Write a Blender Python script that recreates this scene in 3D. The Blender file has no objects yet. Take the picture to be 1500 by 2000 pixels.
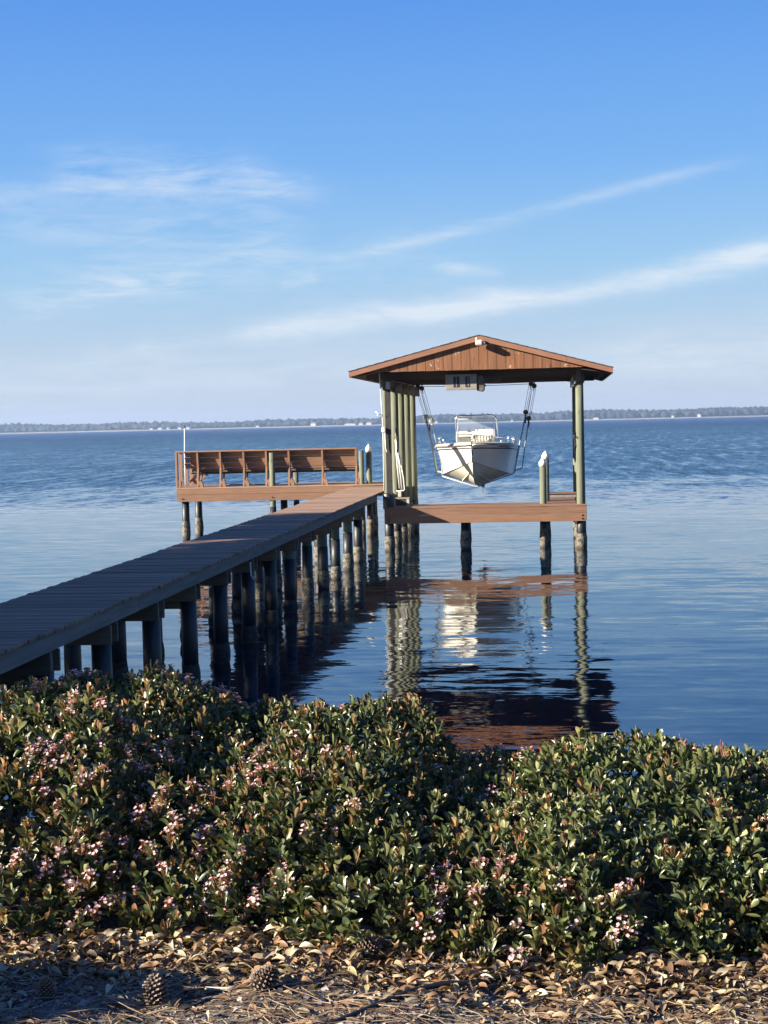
import bpy, math, random
import numpy as np
from mathutils import Vector, Matrix
random.seed(7); rng = np.random.default_rng(11)
S = bpy.context.scene
COL = S.collection
R = math.radians

# ------------------------------------------------------------------ camera
cam_data = bpy.data.cameras.new('camera'); cam = bpy.data.objects.new('camera', cam_data); COL.objects.link(cam)
cam_data.sensor_fit = 'VERTICAL'; cam_data.sensor_height = 36.0; cam_data.lens = 54.0
cam_data.clip_start = 0.1; cam_data.clip_end = 20000
yaw, pitch, roll = R(6.37), R(-3.30), R(1.33)
f = Vector((-math.sin(yaw)*math.cos(pitch), math.cos(yaw)*math.cos(pitch), math.sin(pitch)))
r = f.cross(Vector((0, 0, 1))).normalized(); u = r.cross(f)
r2 = r*math.cos(roll) - u*math.sin(roll); u2 = u*math.cos(roll) + r*math.sin(roll)
M = Matrix((r2, u2, -f)).transposed().to_4x4(); M.translation = Vector((0, 0, 3.4))
cam.matrix_world = M
S.camera = cam

# ------------------------------------------------------------------ exposure, sun, sky
S.view_settings.view_transform = 'Standard'; S.view_settings.look = 'None'
S.view_settings.exposure = 1.82; S.view_settings.gamma = 1.0; S.view_settings.use_curve_mapping = False
SUN_DIR = Vector((-1.0, -0.45, 0.415)).normalized()          # towards the sun
sun_el = math.asin(SUN_DIR.z); sun_az = math.atan2(SUN_DIR.x, SUN_DIR.y)
sd = bpy.data.lights.new('sun', 'SUN'); sd.energy = 5.0; sd.angle = R(0.5); sd.color = (1.0, 0.90, 0.74)
sun = bpy.data.objects.new('sun', sd); COL.objects.link(sun)
sun.rotation_euler = SUN_DIR.to_track_quat('Z', 'Y').to_euler(); sun.location = (-30, -14, 40)

class NT:
    """small helper that writes node math as expressions"""
    def __init__(s, tree): s.t = tree; s.n = tree.nodes; s.l = tree.links
    def new(s, typ, **kw):
        n = s.n.new(typ)
        for k, v in kw.items(): setattr(n, k, v)
        return n
    def put(s, sock, v):
        if isinstance(v, bpy.types.NodeSocket): s.l.new(v, sock)
        elif v is not None: sock.default_value = v
    def m(s, op, a, b=None, c=None, clamp=False):
        n = s.n.new('ShaderNodeMath'); n.operation = op; n.use_clamp = clamp
        s.put(n.inputs[0], a); s.put(n.inputs[1], b)
        if c is not None: s.put(n.inputs[2], c)
        return n.outputs[0]
    def vm(s, op, a, b=None, sc=None):
        n = s.n.new('ShaderNodeVectorMath'); n.operation = op
        s.put(n.inputs[0], a); s.put(n.inputs[1], b)
        if sc is not None: s.put(n.inputs['Scale'], sc)
        return n.outputs[0]
    def xyz(s, x, y, z):
        n = s.n.new('ShaderNodeCombineXYZ')
        for i, v in enumerate((x, y, z)): s.put(n.inputs[i], v)
        return n.outputs[0]
    def sep(s, v):
        n = s.n.new('ShaderNodeSeparateXYZ'); s.put(n.inputs[0], v); return n.outputs
    def noise(s, vec, scale, detail=3, rough=0.5, w=None, dim='3D', dist=0.0, color=False):
        n = s.n.new('ShaderNodeTexNoise'); n.noise_dimensions = dim if w is None else '4D'
        s.put(n.inputs['Vector'], vec); n.inputs['Scale'].default_value = scale
        n.inputs['Detail'].default_value = detail; n.inputs['Roughness'].default_value = rough
        n.inputs['Distortion'].default_value = dist
        if w is not None: s.put(n.inputs['W'], w)
        return n.outputs['Color' if color else 'Fac']
    def smooth(s, v, a, b, lo=0.0, hi=1.0):
        n = s.n.new('ShaderNodeMapRange'); n.interpolation_type = 'SMOOTHSTEP'
        s.put(n.inputs[0], v); n.inputs[1].default_value = a; n.inputs[2].default_value = b
        n.inputs[3].default_value = lo; n.inputs[4].default_value = hi
        return n.outputs[0]
    def lin(s, v, a, b, lo=0.0, hi=1.0):
        n = s.n.new('ShaderNodeMapRange')
        s.put(n.inputs[0], v); n.inputs[1].default_value = a; n.inputs[2].default_value = b
        n.inputs[3].default_value = lo; n.inputs[4].default_value = hi
        return n.outputs[0]
    def mix(s, fac, a, b, mode='MIX'):
        n = s.n.new('ShaderNodeMix'); n.data_type = 'RGBA'; n.blend_type = mode
        s.put(n.inputs[0], fac)
        for i, v in ((6, a), (7, b)):
            if isinstance(v, tuple) and len(v) == 3: v = v + (1,)
            s.put(n.inputs[i], v)
        return n.outputs[2]
    def map(s, vec, scale=(1, 1, 1), loc=(0, 0, 0), rot=(0, 0, 0)):
        n = s.n.new('ShaderNodeMapping'); s.put(n.inputs[0], vec)
        n.inputs['Scale'].default_value = scale; n.inputs['Location'].default_value = loc; n.inputs['Rotation'].default_value = rot
        return n.outputs[0]
    def ramp(s, v, stops):
        n = s.n.new('ShaderNodeValToRGB'); e = n.color_ramp.elements
        while len(e) > 1: e.remove(e[0])
        e[0].position = stops[0][0]; e[0].color = stops[0][1] + (1,)
        for p, c in stops[1:]:
            k = e.new(p); k.color = c + (1,)
        s.put(n.inputs[0], v); return n.outputs[0]

W = bpy.data.worlds.new('World'); S.world = W; W.use_nodes = True
W.node_tree.nodes.clear(); g = NT(W.node_tree)
sky = g.new('ShaderNodeTexSky', sky_type='NISHITA', sun_disc=False)
sky.sun_elevation = sun_el; sky.sun_rotation = sun_az; sky.air_density = 1.0; sky.dust_density = 0.6; sky.ozone_density = 2.2
dirv = g.new('ShaderNodeTexCoord').outputs['Generated']
dx, dy, dz = g.sep(dirv)
az = g.m('ARCTAN2', dx, dy)
el = g.m('ARCSINE', dz)
# colour balance of the clear sky with height above the horizon
grad = g.ramp(g.lin(el, 0.0, 1.2), [(0.0, (.310, .338, .432)), (0.042, (.268, .350, .452)), (0.083, (.185, .328, .488)), (0.14, (.102, .250, .505)), (0.235, (.046, .164, .470)), (0.42, (.024, .105, .36)), (1.0, (.013, .052, .23))])
skyc = g.mix(0.91, sky.outputs[0], g.vm('SCALE', grad, sc=10.0))
# cirrus: long thin wisps, laid out in azimuth / elevation
av = g.xyz(az, el, 0.0)
warp = g.noise(g.map(av, (9, 16, 1)), 1.0, 4, 0.55)
warp2 = g.noise(g.map(av, (40, 70, 1), (3.1, 1.7, 0)), 1.0, 8, 0.68)
fib = g.noise(g.map(av, (17, 105, 1), (0, 0, 2.0), (0, 0, R(-9))), 1.0, 8, 0.68, dist=0.5)
total = None
def streak(a0, e0, a1, e1, w, amp, wob=0.010, tex=0.7, bow=0.0):
    global total
    L = math.hypot(a1-a0, e1-e0); ca, sa = (a1-a0)/L, (e1-e0)/L
    p = g.m('SUBTRACT', az, a0); q = g.m('SUBTRACT', el, e0)
    t = g.m('DIVIDE', g.m('ADD', g.m('MULTIPLY', p, ca), g.m('MULTIPLY', q, sa)), L)
    v = g.m('SUBTRACT', g.m('MULTIPLY', q, ca), g.m('MULTIPLY', p, sa))
    v = g.m('ADD', v, g.m('MULTIPLY', g.m('SUBTRACT', warp, 0.5), wob))
    v = g.m('ADD', v, g.m('MULTIPLY', g.m('SUBTRACT', warp2, 0.5), wob*0.8))
    if bow: v = g.m('ADD', v, g.m('MULTIPLY', g.m('MULTIPLY', t, g.m('SUBTRACT', 1.0, t)), bow))
    v = g.m('DIVIDE', v, w*1.3)
    prof = g.m('EXPONENT', g.m('MULTIPLY', g.m('MULTIPLY', v, v), -1.0))
    ends = g.m('MULTIPLY', g.smooth(t, -0.12, 0.18), g.smooth(t, 0.85, 1.12, 1.0, 0.0))
    k = g.m('MULTIPLY', prof, ends)
    k = g.m('MULTIPLY', k, g.lin(fib, 0.36, 0.64, 1.0-tex*1.15, 1.1))
    k = g.m('MULTIPLY', k, amp*1.2)
    total = k if total is None else g.m('ADD', total, k)
streak(-0.195, 0.060, -0.020, 0.079, 0.0055, 1.0, 0.012, 0.35)
streak(-0.075, 0.068, 0.150, 0.100, 0.0052, 0.85, 0.012, 0.45)
streak(0.10, 0.095, 0.42, 0.135, 0.008, 0.6, 0.014, 0.5)
streak(0.00, 0.034, 0.45, 0.050, 0.0150, 0.62, 0.02, 0.6)
streak(-0.42, 0.028, -0.06, 0.040, 0.0120, 0.42, 0.02, 0.6)
streak(-0.145, 0.104, 0.110, 0.157, 0.0030, 0.36, 0.008, 0.6)
streak(-0.075, 0.100, -0.030, 0.094, 0.003, 0.40, 0.012, 0.7)
streak(-0.40, 0.143, -0.150, 0.151, 0.0062, 0.36, 0.034, 0.65, -0.012)
streak(-0.32, 0.167, -0.160, 0.155, 0.0100, 0.34, 0.026, 0.9)
streak(-0.36, 0.128, -0.165, 0.132, 0.0080, 0.30, 0.024, 0.9)
streak(-0.35, 0.078, -0.230, 0.100, 0.0065, 0.50, 0.020, 0.8)
streak(-0.30, 0.108, -0.160, 0.110, 0.0090, 0.26, 0.024, 0.9)
streak(-0.38, 0.088, -0.05, 0.104, 0.0170, 0.20, 0.03, 0.9)
streak(-0.30, 0.046, -0.180, 0.060, 0.0060, 0.28, 0.016, 0.9)
streak(-0.175, 0.090, -0.150, 0.094, 0.0035, 0.35, 0.014, 0.6)
# the rest of the sky carries the same thin cirrus
gen = g.noise(g.map(dirv, (3, 3, 14), (0.3, 0.8, 0.1)), 1.2, 6, 0.6, dist=0.6)
gen = g.m('MULTIPLY', g.smooth(gen, 0.56, 0.80), g.smooth(g.m('ABSOLUTE', g.m('ADD', az, 0.1)), 0.30, 0.6, 0.0, 0.5))
total = g.m('ADD', total, gen)
lowband = g.m('MULTIPLY', g.m('EXPONENT', g.m('MULTIPLY', g.m('ABSOLUTE', el), -22.0)), 0.42)
cl = g.m('MINIMUM', g.m('MULTIPLY', total, 0.78), 0.9)
skyc = g.mix(cl, skyc, (4.3, 4.8, 5.3))
bg = g.new('ShaderNodeBackground'); g.put(bg.inputs[0], skyc); bg.inputs[1].default_value = 0.05
wo = g.new('ShaderNodeOutputWorld'); g.l.new(bg.outputs[0], wo.inputs[0])

# ------------------------------------------------------------------ materials
def mat(name):
    m_ = bpy.data.materials.new(name); m_.use_nodes = True; t = m_.node_tree; t.nodes.clear(); n = NT(t)
    b = n.new('ShaderNodeBsdfPrincipled'); o = n.new('ShaderNodeOutputMaterial'); n.l.new(b.outputs[0], o.inputs[0])
    return m_, n, b, o
def bump(n, b, h, strength=0.3, dist=0.01):
    k = n.new('ShaderNodeBump'); k.inputs['Strength'].default_value = strength; k.inputs['Distance'].default_value = dist
    n.put(k.inputs['Height'], h); n.l.new(k.outputs[0], b.inputs['Normal'])
def plain(name, col, rough=0.5, metal=0.0, var=0.12, sc=8, bmp=0.05):
    m_, n, b, o = mat(name); tc = n.new('ShaderNodeTexCoord').outputs['Object']
    nz = n.noise(tc, sc, 4); c = n.mix(n.lin(nz, 0.3, 0.7), tuple(x*(1-var) for x in col), tuple(min(1, x*(1+var)) for x in col))
    n.put(b.inputs['Base Color'], c); b.inputs['Roughness'].default_value = rough; b.inputs['Metallic'].default_value = metal
    if bmp: bump(n, b, n.noise(tc, sc*6, 3), bmp, 0.005)
    return m_
def wood(name, light, dark, axis=0, rough=0.75, grain=1.0, var=0.35, knots=0.0, peel=None):
    """timber with grain running along one axis (0 x, 1 y, 2 z); each board shifts its own pattern and tone"""
    m_, n, b, o = mat(name); tc = n.new('ShaderNodeTexCoord').outputs['Object']
    rnd = n.new('ShaderNodeObjectInfo').outputs['Random']; w = n.m('MULTIPLY', rnd, 37.0)
    sc = [28, 28, 28]; sc[axis] = 1.6
    gr = n.noise(n.map(tc, tuple(sc)), grain, 5, 0.6, w=w, dist=0.4)
    blot = n.noise(tc, 1.8, 4, 0.6, w=w)
    c = n.mix(n.lin(gr, 0.32, 0.68), dark, light)
    c = n.mix(n.lin(blot, 0.3, 0.7, 0.0, 0.62), c, tuple(x*0.6 for x in light))
    k = n.m('ADD', n.m('MULTIPLY', n.m('SUBTRACT', n.m('FRACT', n.m('MULTIPLY', rnd, 7.31)), 0.5), var*2), 1.0)
    c = n.mix(1.0, c, n.xyz(k, k, k), 'MULTIPLY')
    if knots:
        kn = n.noise(n.map(tc, (5, 5, 2.2)), 1.0, 2, 0.5, w=w)
        c = n.mix(n.m('MULTIPLY', n.smooth(kn, 0.66, 0.74), knots), c, tuple(x*0.25 for x in dark))
    if peel:
        pz = n.noise(n.map(tc, (9, 9, 7)), 1.0, 5, 0.7, w=n.m('MULTIPLY', rnd, 11.0)); big = n.noise(tc, 1.1, 2, 0.5, w=w)
        c = n.mix(n.m('MULTIPLY', n.smooth(pz, 0.60, 0.62), n.smooth(big, 0.54, 0.60)), c, peel)
    n.put(b.inputs['Base Color'], c); b.inputs['Roughness'].default_value = rough
    bump(n, b, gr, 0.35, 0.006)
    return m_
MT = {}
MT['plank'] = wood('deck_plank_wood', (0.30, 0.188, 0.125), (0.150, 0.092, 0.062), 0, 0.8, var=0.30)
MT['fascia'] = wood('brown_fascia_wood', (0.24, 0.126, 0.072), (0.140, 0.070, 0.040), 0, 0.65, var=0.06)
MT['bench'] = wood('bench_wood', (0.29, 0.155, 0.085), (0.18, 0.095, 0.053), 0, 0.65, var=0.10)
MT['benchup'] = wood('bench_upright_wood', (0.27, 0.150, 0.09), (0.17, 0.09, 0.056), 2, 0.65, var=0.10)
MT['siding'] = wood('stained_siding_wood', (0.255, 0.108, 0.045), (0.120, 0.046, 0.019), 2, 0.7, grain=0.7, var=0.10, knots=0.7, peel=(0.55, 0.40, 0.33))
MT['rake'] = wood('rake_board_wood', (0.28, 0.132, 0.076), (0.21, 0.096, 0.055), 0, 0.6, var=0.05)
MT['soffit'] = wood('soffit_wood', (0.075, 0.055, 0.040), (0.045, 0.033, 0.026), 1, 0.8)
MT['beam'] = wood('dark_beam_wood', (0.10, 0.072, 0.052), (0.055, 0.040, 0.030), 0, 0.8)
MT['greybeam'] = wood('grey_beam_wood', (0.22, 0.19, 0.15), (0.12, 0.10, 0.08), 1, 0.85)
MT['stringer'] = wood('weathered_stringer_wood', (0.20, 0.185, 0.165), (0.11, 0.10, 0.09), 1, 0.85, var=0.1)
MT['cap'] = wood('cap_beam_wood', (0.20, 0.145, 0.095), (0.10, 0.07, 0.048), 0, 0.85, var=0.25, knots=0.6)
MT['post'] = wood('green_treated_pole_wood', (0.160, 0.172, 0.115), (0.070, 0.078, 0.052), 2, 0.8, grain=0.7, var=0.16, knots=0.5)
MT['sleeve'] = plain('black_pile_sleeve', (0.010, 0.0115, 0.0135), 0.5, 0, 0.4, 5, 0.1)
MT['black'] = plain('black_plastic', (0.012, 0.012, 0.014), 0.4)
MT['white'] = plain('white_gelcoat', (0.66, 0.64, 0.58), 0.22, 0, 0.03, 2, 0.0)
MT['bottom'] = plain('cream_hull_bottom', (0.56, 0.53, 0.44), 0.5, 0, 0.14, 3, 0.03)
MT['cushion'] = plain('white_vinyl_cushion', (0.64, 0.61, 0.53), 0.5, 0, 0.04)
MT['stripe'] = plain('navy_stripe', (0.015, 0.018, 0.05), 0.4)
MT['steel'] = plain('polished_steel_tube', (0.75, 0.76, 0.78), 0.18, 0.95, 0.03)
MT['pvc'] = plain('white_pvc', (0.62, 0.60, 0.54), 0.4, 0, 0.1)
MT['cable'] = plain('steel_cable', (0.10, 0.11, 0.12), 0.5, 0.6)
MT['pulley'] = plain('weathered_pulley_metal', (0.07, 0.065, 0.06), 0.6, 0.4, 0.4, 20)
MT['palepulley'] = plain('pale_pulley_block', (0.42, 0.40, 0.33), 0.6, 0.1, 0.3, 20)
MT['sling'] = plain('pale_sling_webbing', (0.36, 0.36, 0.35), 0.8)
MT['blue'] = plain('blue_cord', (0.05, 0.09, 0.22), 0.7)
MT['motorbox'] = plain('beige_motor_housing', (0.24, 0.215, 0.175), 0.5, 0, 0.12, 10)
MT['gearbox'] = plain('dark_gear_housing', (0.11, 0.10, 0.08), 0.6, 0.3, 0.4, 12)
MT['decal'] = plain('dark_decal', (0.02, 0.02, 0.035), 0.5)
MT['decaltext'] = plain('pale_decal_print', (0.30, 0.30, 0.30), 0.6)
MT['capwhite'] = plain('white_pile_cap', (0.72, 0.71, 0.66), 0.45, 0, 0.1)
MT['shingle'] = plain('dark_roof_shingle', (0.035, 0.033, 0.036), 0.9, 0, 0.4, 14, 0.4)
MT['lampgrey'] = plain('grey_lamp_housing', (0.45, 0.42, 0.38), 0.5)
MT['grey'] = plain('grey_composite', (0.15, 0.15, 0.15), 0.7, 0, 0.2)
MT['whitetrim'] = plain('worn_trim_board', (0.40, 0.36, 0.28), 0.7, 0, 0.2)
MT['outboard'] = plain('outboard_grey', (0.16, 0.16, 0.17), 0.35, 0.3)
MT['hose'] = plain('black_irrigation_hose', (0.012, 0.012, 0.012), 0.45)
MT['house'] = plain('far_house_wall', (0.45, 0.44, 0.42), 0.7)
MT['houseroof'] = plain('far_house_roof', (0.30, 0.28, 0.27), 0.8)
MT['bark'] = plain('tree_bark', (0.10, 0.075, 0.055), 0.9, 0, 0.4, 9, 0.6)
MT['twig'] = plain('brown_twig', (0.13, 0.085, 0.05), 0.8, 0, 0.3, 30, 0.2)
MT['crustshade'] = plain('painted_shade_crust', (0.030, 0.028, 0.024), 0.85, 0, 0.7, 14, 0.8)  # crust colour darkened to paint in the shade on the near piles
MT['boardshade'] = plain('dark_board_and_shade', (0.022, 0.020, 0.020), 0.7, 0, 0.3, 8)  # dark boards, and the painted shade on the front left post

m_, n, b, o = mat('barnacle_crust'); tc = n.new('ShaderNodeTexCoord').outputs['Object']
vo = n.new('ShaderNodeTexVoronoi'); n.put(vo.inputs['Vector'], tc); vo.inputs['Scale'].default_value = 34
nz = n.noise(tc, 9, 4); z = n.sep(tc)[2]
c = n.mix(n.lin(vo.outputs['Distance'], 0.1, 0.55), (0.29, 0.26, 0.20), (0.08, 0.07, 0.055))
c = n.mix(n.smooth(nz, 0.50, 0.62), c, (0.035, 0.033, 0.03))
c = n.mix(n.smooth(z, 0.03, 0.09, 0.92, 0.0), c, (0.03, 0.022, 0.016))
n.put(b.inputs['Base Color'], c); b.inputs['Roughness'].default_value = 0.8; bump(n, b, vo.outputs['Distance'], 0.9, -0.012)
MT['crust'] = m_

m_, n, b, o = mat('acrylic_windshield'); b.inputs['Base Color'].default_value = (0.85, 0.90, 0.92, 1)
b.inputs['Roughness'].default_value = 0.05; b.inputs['Alpha'].default_value = 0.07; MT['acrylic'] = m_

def leafmat(name, gloss, transl):
    m_, n, b, o = mat(name); at = n.new('ShaderNodeAttribute', attribute_name='tint').outputs['Color']
    tc = n.new('ShaderNodeTexCoord').outputs['Object']
    nz = n.noise(tc, 40, 2); rnd = n.new('ShaderNodeObjectInfo').outputs['Random']
    k = n.m('MULTIPLY', n.lin(nz, 0.3, 0.7, 0.8, 1.2), n.lin(rnd, 0, 1, 0.85, 1.15))
    c = n.mix(1.0, at, n.xyz(k, k, k), 'MULTIPLY')
    n.put(b.inputs['Base Color'], c); b.inputs['Roughness'].default_value = gloss
    if transl:
        tr = n.new('ShaderNodeBsdfTranslucent'); n.put(tr.inputs[0], n.mix(1.0, c, (1.5, 1.5, 0.7, 1), 'MULTIPLY'))
        mx = n.new('ShaderNodeMixShader'); mx.inputs[0].default_value = transl
        n.l.new(b.outputs[0], mx.inputs[1]); n.l.new(tr.outputs[0], mx.inputs[2]); n.l.new(mx.outputs[0], o.inputs[0])
    return m_
MT['leaf'] = leafmat('glossy_shrub_leaf', 0.34, 0.16)
MT['petal'] = leafmat('pink_petal', 0.6, 0.25)
MT['dry'] = leafmat('dry_leaf', 0.55, 0.12)
MT['needle'] = leafmat('pine_needle', 0.5, 0.0)
MT['crown'] = leafmat('tree_crown_leaf', 0.5, 0.15)
MT['cone'] = leafmat('pine_cone_scale', 0.6, 0.0)

# ground
m_, n, b, o = mat('sandy_soil'); tc = n.new('ShaderNodeTexCoord').outputs['Object']
n1 = n.noise(tc, 2.2, 5, 0.6); n2 = n.noise(tc, 30, 5, 0.7); n3 = n.noise(tc, 110, 3, 0.6)
c = n.mix(n.lin(n2, 0.3, 0.7), (0.035, 0.027, 0.022), (0.10, 0.08, 0.063))
c = n.mix(n.m('MULTIPLY', n.smooth(n1, 0.50, 0.60), 0.8), c, (0.16, 0.145, 0.13))
c = n.mix(n.m('MULTIPLY', n.smooth(n2, 0.58, 0.68), n.smooth(n1, 0.45, 0.6, 0.15, 0.9)), c, (0.40, 0.36, 0.31))
n.put(b.inputs['Base Color'], c); b.inputs['Roughness'].default_value = 0.95
bump(n, b, n.m('ADD', n2, n.m('MULTIPLY', n3, 0.4)), 0.8, 0.02); MT['soil'] = m_

# water: slopes come from noise; the wind roughens the open bay and leaves the lee by the shore calm
m_, n, b, o = mat('bay_water'); tc = n.new('ShaderNodeTexCoord').outputs['Object']
_, wy, _ = n.sep(tc)
breeze = n.noise(n.map(tc, (0.012, 0.05, 1)), 1.0, 3, 0.55)
wy2 = n.m('ADD', wy, n.m('MULTIPLY', n.m('SUBTRACT', breeze, 0.5), 70.0))
open_ = n.smooth(wy2, 48, 105)                       # 0 calm, 1 wind-ruffled
near = n.smooth(wy, 12, 60)
c1 = n.vm('SUBTRACT', n.noise(n.map(tc, (0.55, 1.9, 1)), 1.0, 2, 0.5, color=True), (0.5, 0.5, 0.5))
c2 = n.vm('SUBTRACT', n.noise(n.map(tc, (1.5, 6.0, 1), (4, 7, 0)), 1.0, 3, 0.55, color=True), (0.5, 0.5, 0.5))
c3 = n.vm('SUBTRACT', n.noise(n.map(tc, (1.4, 2.6, 1), (1, 9, 0)), 1.0, 4, 0.62, color=True), (0.5, 0.5, 0.5))
patch = n.noise(n.map(tc, (0.10, 0.30, 1)), 1.0, 2, 0.5)
c4 = n.vm('SUBTRACT', n.noise(n.map(tc, (4.5, 19.0, 1), (2, 3, 0)), 1.0, 3, 0.6, color=True), (0.5, 0.5, 0.5))
calm = n.vm('ADD', n.vm('ADD', n.vm('SCALE', c4, sc=n.lin(patch, 0.35, 0.65, 0.05, 0.02)), n.vm('SCALE', c1, sc=0.068)), n.vm('SCALE', c2, sc=n.lin(patch, 0.35, 0.65, 0.035, 0.10)))
tex1 = n.noise(n.map(tc, (0.9, 0.10, 1), (3, 1, 0)), 1.0, 5, 0.65)
tex2 = n.noise(n.map(tc, (0.05, 0.016, 1), (3, 1, 0)), 1.0, 3, 0.6)
rough_ = n.vm('SCALE', c3, sc=n.m('MULTIPLY', n.m('MULTIPLY', n.m('MULTIPLY', open_, n.smooth(wy, 130, 600, 1.0, 2.4)), n.lin(breeze, 0.3, 0.7, 1.7, 2.6)), n.m('MULTIPLY', n.lin(tex1, 0.36, 0.64, 0.10, 2.2), n.lin(tex2, 0.3, 0.7, 0.7, 1.3))))
sl = n.vm('ADD', calm, rough_)
sx, sy, _ = n.sep(sl)
sy = n.m('SUBTRACT', n.m('MULTIPLY', sy, n.m('SUBTRACT', 1.0, open_)), n.m('MULTIPLY', n.m('ABSOLUTE', sy), open_))
nrm = n.vm('NORMALIZE', n.xyz(n.m('MULTIPLY', sx, 0.9), sy, 1.0))
n.l.new(nrm, b.inputs['Normal'])
b.inputs['IOR'].default_value = 1.50
n.put(b.inputs['Roughness'], n.m('ADD', n.m('MULTIPLY', open_, 0.16), 0.012))
deep = n.mix(open_, (0.003, 0.012, 0.024), (0.010, 0.034, 0.052))
deep = n.mix(n.smooth(wy, 420, 700), deep, (0.003, 0.016, 0.055))
n.put(b.inputs['Base Color'], deep)
MT['water'] = m_

# far wood
m_, n, b, o = mat('far_woodland'); tc = n.new('ShaderNodeTexCoord').outputs['Object']
nz = n.noise(n.map(tc, (0.02, 0.02, 0.12)), 1.0, 5, 0.65)
n.put(b.inputs['Base Color'], n.ramp(nz, [(0.3, (0.006, 0.009, 0.012)), (0.55, (0.020, 0.020, 0.022)), (0.75, (0.05, 0.04, 0.04))])); b.inputs['Roughness'].default_value = 1.0
MT['farwood'] = m_
MT['farsand'] = plain('far_beach_sand', (0.22, 0.20, 0.17), 0.9, 0, 0.1, 0.01, 0)

# ------------------------------------------------------------------ object helpers
def thing(name, label, cat, loc=(0, 0, 0), group=None):
    o = bpy.data.objects.new(name, None); COL.objects.link(o); o.location = loc; o.empty_display_size = 0.2
    o['label'] = label; o['category'] = cat
    if group: o['group'] = group
    return o
def tag(o, label, cat, group=None):
    o['label'] = label; o['category'] = cat
    if group: o['group'] = group
    return o
class MB:
    def __init__(s): s.v = []; s.f = []; s.smooth = []
    def add(s, vs, fs, sm=False):
        k = len(s.v); s.v += [tuple(p) for p in vs]; s.f += [tuple(i+k for i in q) for q in fs]; s.smooth += [sm]*len(fs); return s
    def box(s, x0, x1, y0, y1, z0, z1):
        vs = [(x, y, z) for x in (x0, x1) for y in (y0, y1) for z in (z0, z1)]
        return s.add(vs, [(0, 1, 3, 2), (4, 6, 7, 5), (0, 4, 5, 1), (2, 3, 7, 6), (0, 2, 6, 4), (1, 5, 7, 3)])
    def cbox(s, x0, x1, y0, y1, z0, z1, c=0.004):
        """box with all edges chamfered"""
        vs = []; idx = {}
        X = (x0, x1); Y = (y0, y1); Z = (z0, z1)
        for i in (0, 1):
            for j in (0, 1):
                for k in (0, 1):
                    sx, sy, sz = (1-2*i), (1-2*j), (1-2*k)
                    for a in range(3):
                        d = [sx*c, sy*c, sz*c]; d[a] = 0
                        idx[(i, j, k, a)] = len(vs); vs.append((X[i]+d[0], Y[j]+d[1], Z[k]+d[2]))
        F = []
        for a in range(3):
            b_, c_ = (a+1) % 3, (a+2) % 3
            for sgn in (0, 1):
                q = []
                for (p, w) in ((0, 0), (1, 0), (1, 1), (0, 1)):
                    t = [0, 0, 0]; t[a] = sgn; t[b_] = p; t[c_] = w; q.append(idx[(*t, a)])
                F.append(q if sgn else q[::-1])
        for a in range(3):
            b_, c_ = (a+1) % 3, (a+2) % 3
            for p in (0, 1):
                for w in (0, 1):
                    t0 = [0, 0, 0]; t0[b_] = p; t0[c_] = w; t1 = list(t0); t1[a] = 1
                    q = [idx[(*t0, b_)], idx[(*t1, b_)], idx[(*t1, c_)], idx[(*t0, c_)]]
                    F.append(q if (p ^ w) else q[::-1])
        for i in (0, 1):
            for j in (0, 1):
                for k in (0, 1):
                    q = [idx[(i, j, k, a)] for a in range(3)]; F.append(q if (i+j+k) % 2 else q[::-1])
        return s.add(vs, F)
    def prism(s, poly, axis, a0, a1):
        """extrude a 2-d polygon along an axis; poly in the two other axes in order"""
        n_ = len(poly)
        def pt(p, t):
            q = list(p); q.insert(axis, t); return q
        vs = [pt(p, a0) for p in poly] + [pt(p, a1) for p in poly]
        return s.add(vs, [tuple(range(n_))[::-1], tuple(range(n_, 2*n_))] + [(i, (i+1) % n_, n_+(i+1) % n_, n_+i) for i in range(n_)])
    def tube(s, pts, rad, seg=8, cap=True):
        pts = [Vector(p) for p in pts]; rads = rad if isinstance(rad, (list, tuple)) else [rad]*len(pts)
        vs = []; prev = None
        for i, p in enumerate(pts):
            t = (pts[min(i+1, len(pts)-1)]-pts[max(i-1, 0)]).normalized()
            a = Vector((0, 0, 1)) if abs(t.z) < 0.9 else Vector((1, 0, 0))
            if prev is not None: a = prev
            uu = t.cross(a).normalized() if t.cross(a).length > 1e-6 else t.orthogonal().normalized()
            ww = uu.cross(t).normalized(); prev = ww
            vs += [p+(uu*math.cos(k*2*math.pi/seg)+ww*math.sin(k*2*math.pi/seg))*rads[i] for k in range(seg)]
        F = [(i*seg+k, i*seg+(k+1) % seg, (i+1)*seg+(k+1) % seg, (i+1)*seg+k) for i in range(len(pts)-1) for k in range(seg)]
        s.add(vs, F, True)
        if cap:
            k0 = len(s.v)-len(vs)
            s.f.append(tuple(k0+k for k in range(seg))[::-1]); s.f.append(tuple(len(s.v)-seg+k for k in range(seg))); s.smooth += [False]*2
        return s
    def lathe(s, prof, seg=16, c=(0, 0, 0), jit=0.0, seed=0):
        rr = random.Random(seed); vs = []
        for (rad, z) in prof:
            for k in range(seg):
                q = rad*(1+rr.uniform(-jit, jit)); an = k*2*math.pi/seg
                vs.append((c[0]+q*math.cos(an), c[1]+q*math.sin(an), c[2]+z))
        F = [(i*seg+k, i*seg+(k+1) % seg, (i+1)*seg+(k+1) % seg, (i+1)*seg+k) for i in range(len(prof)-1) for k in range(seg)]
        F2 = [tuple(range(seg))[::-1], tuple((len(prof)-1)*seg+k for k in range(seg))]
        k0 = len(s.v); s.add(vs, F, True)
        s.f += [tuple(k0+i for i in q) for q in F2]; s.smooth += [False]*2
        return s
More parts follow.
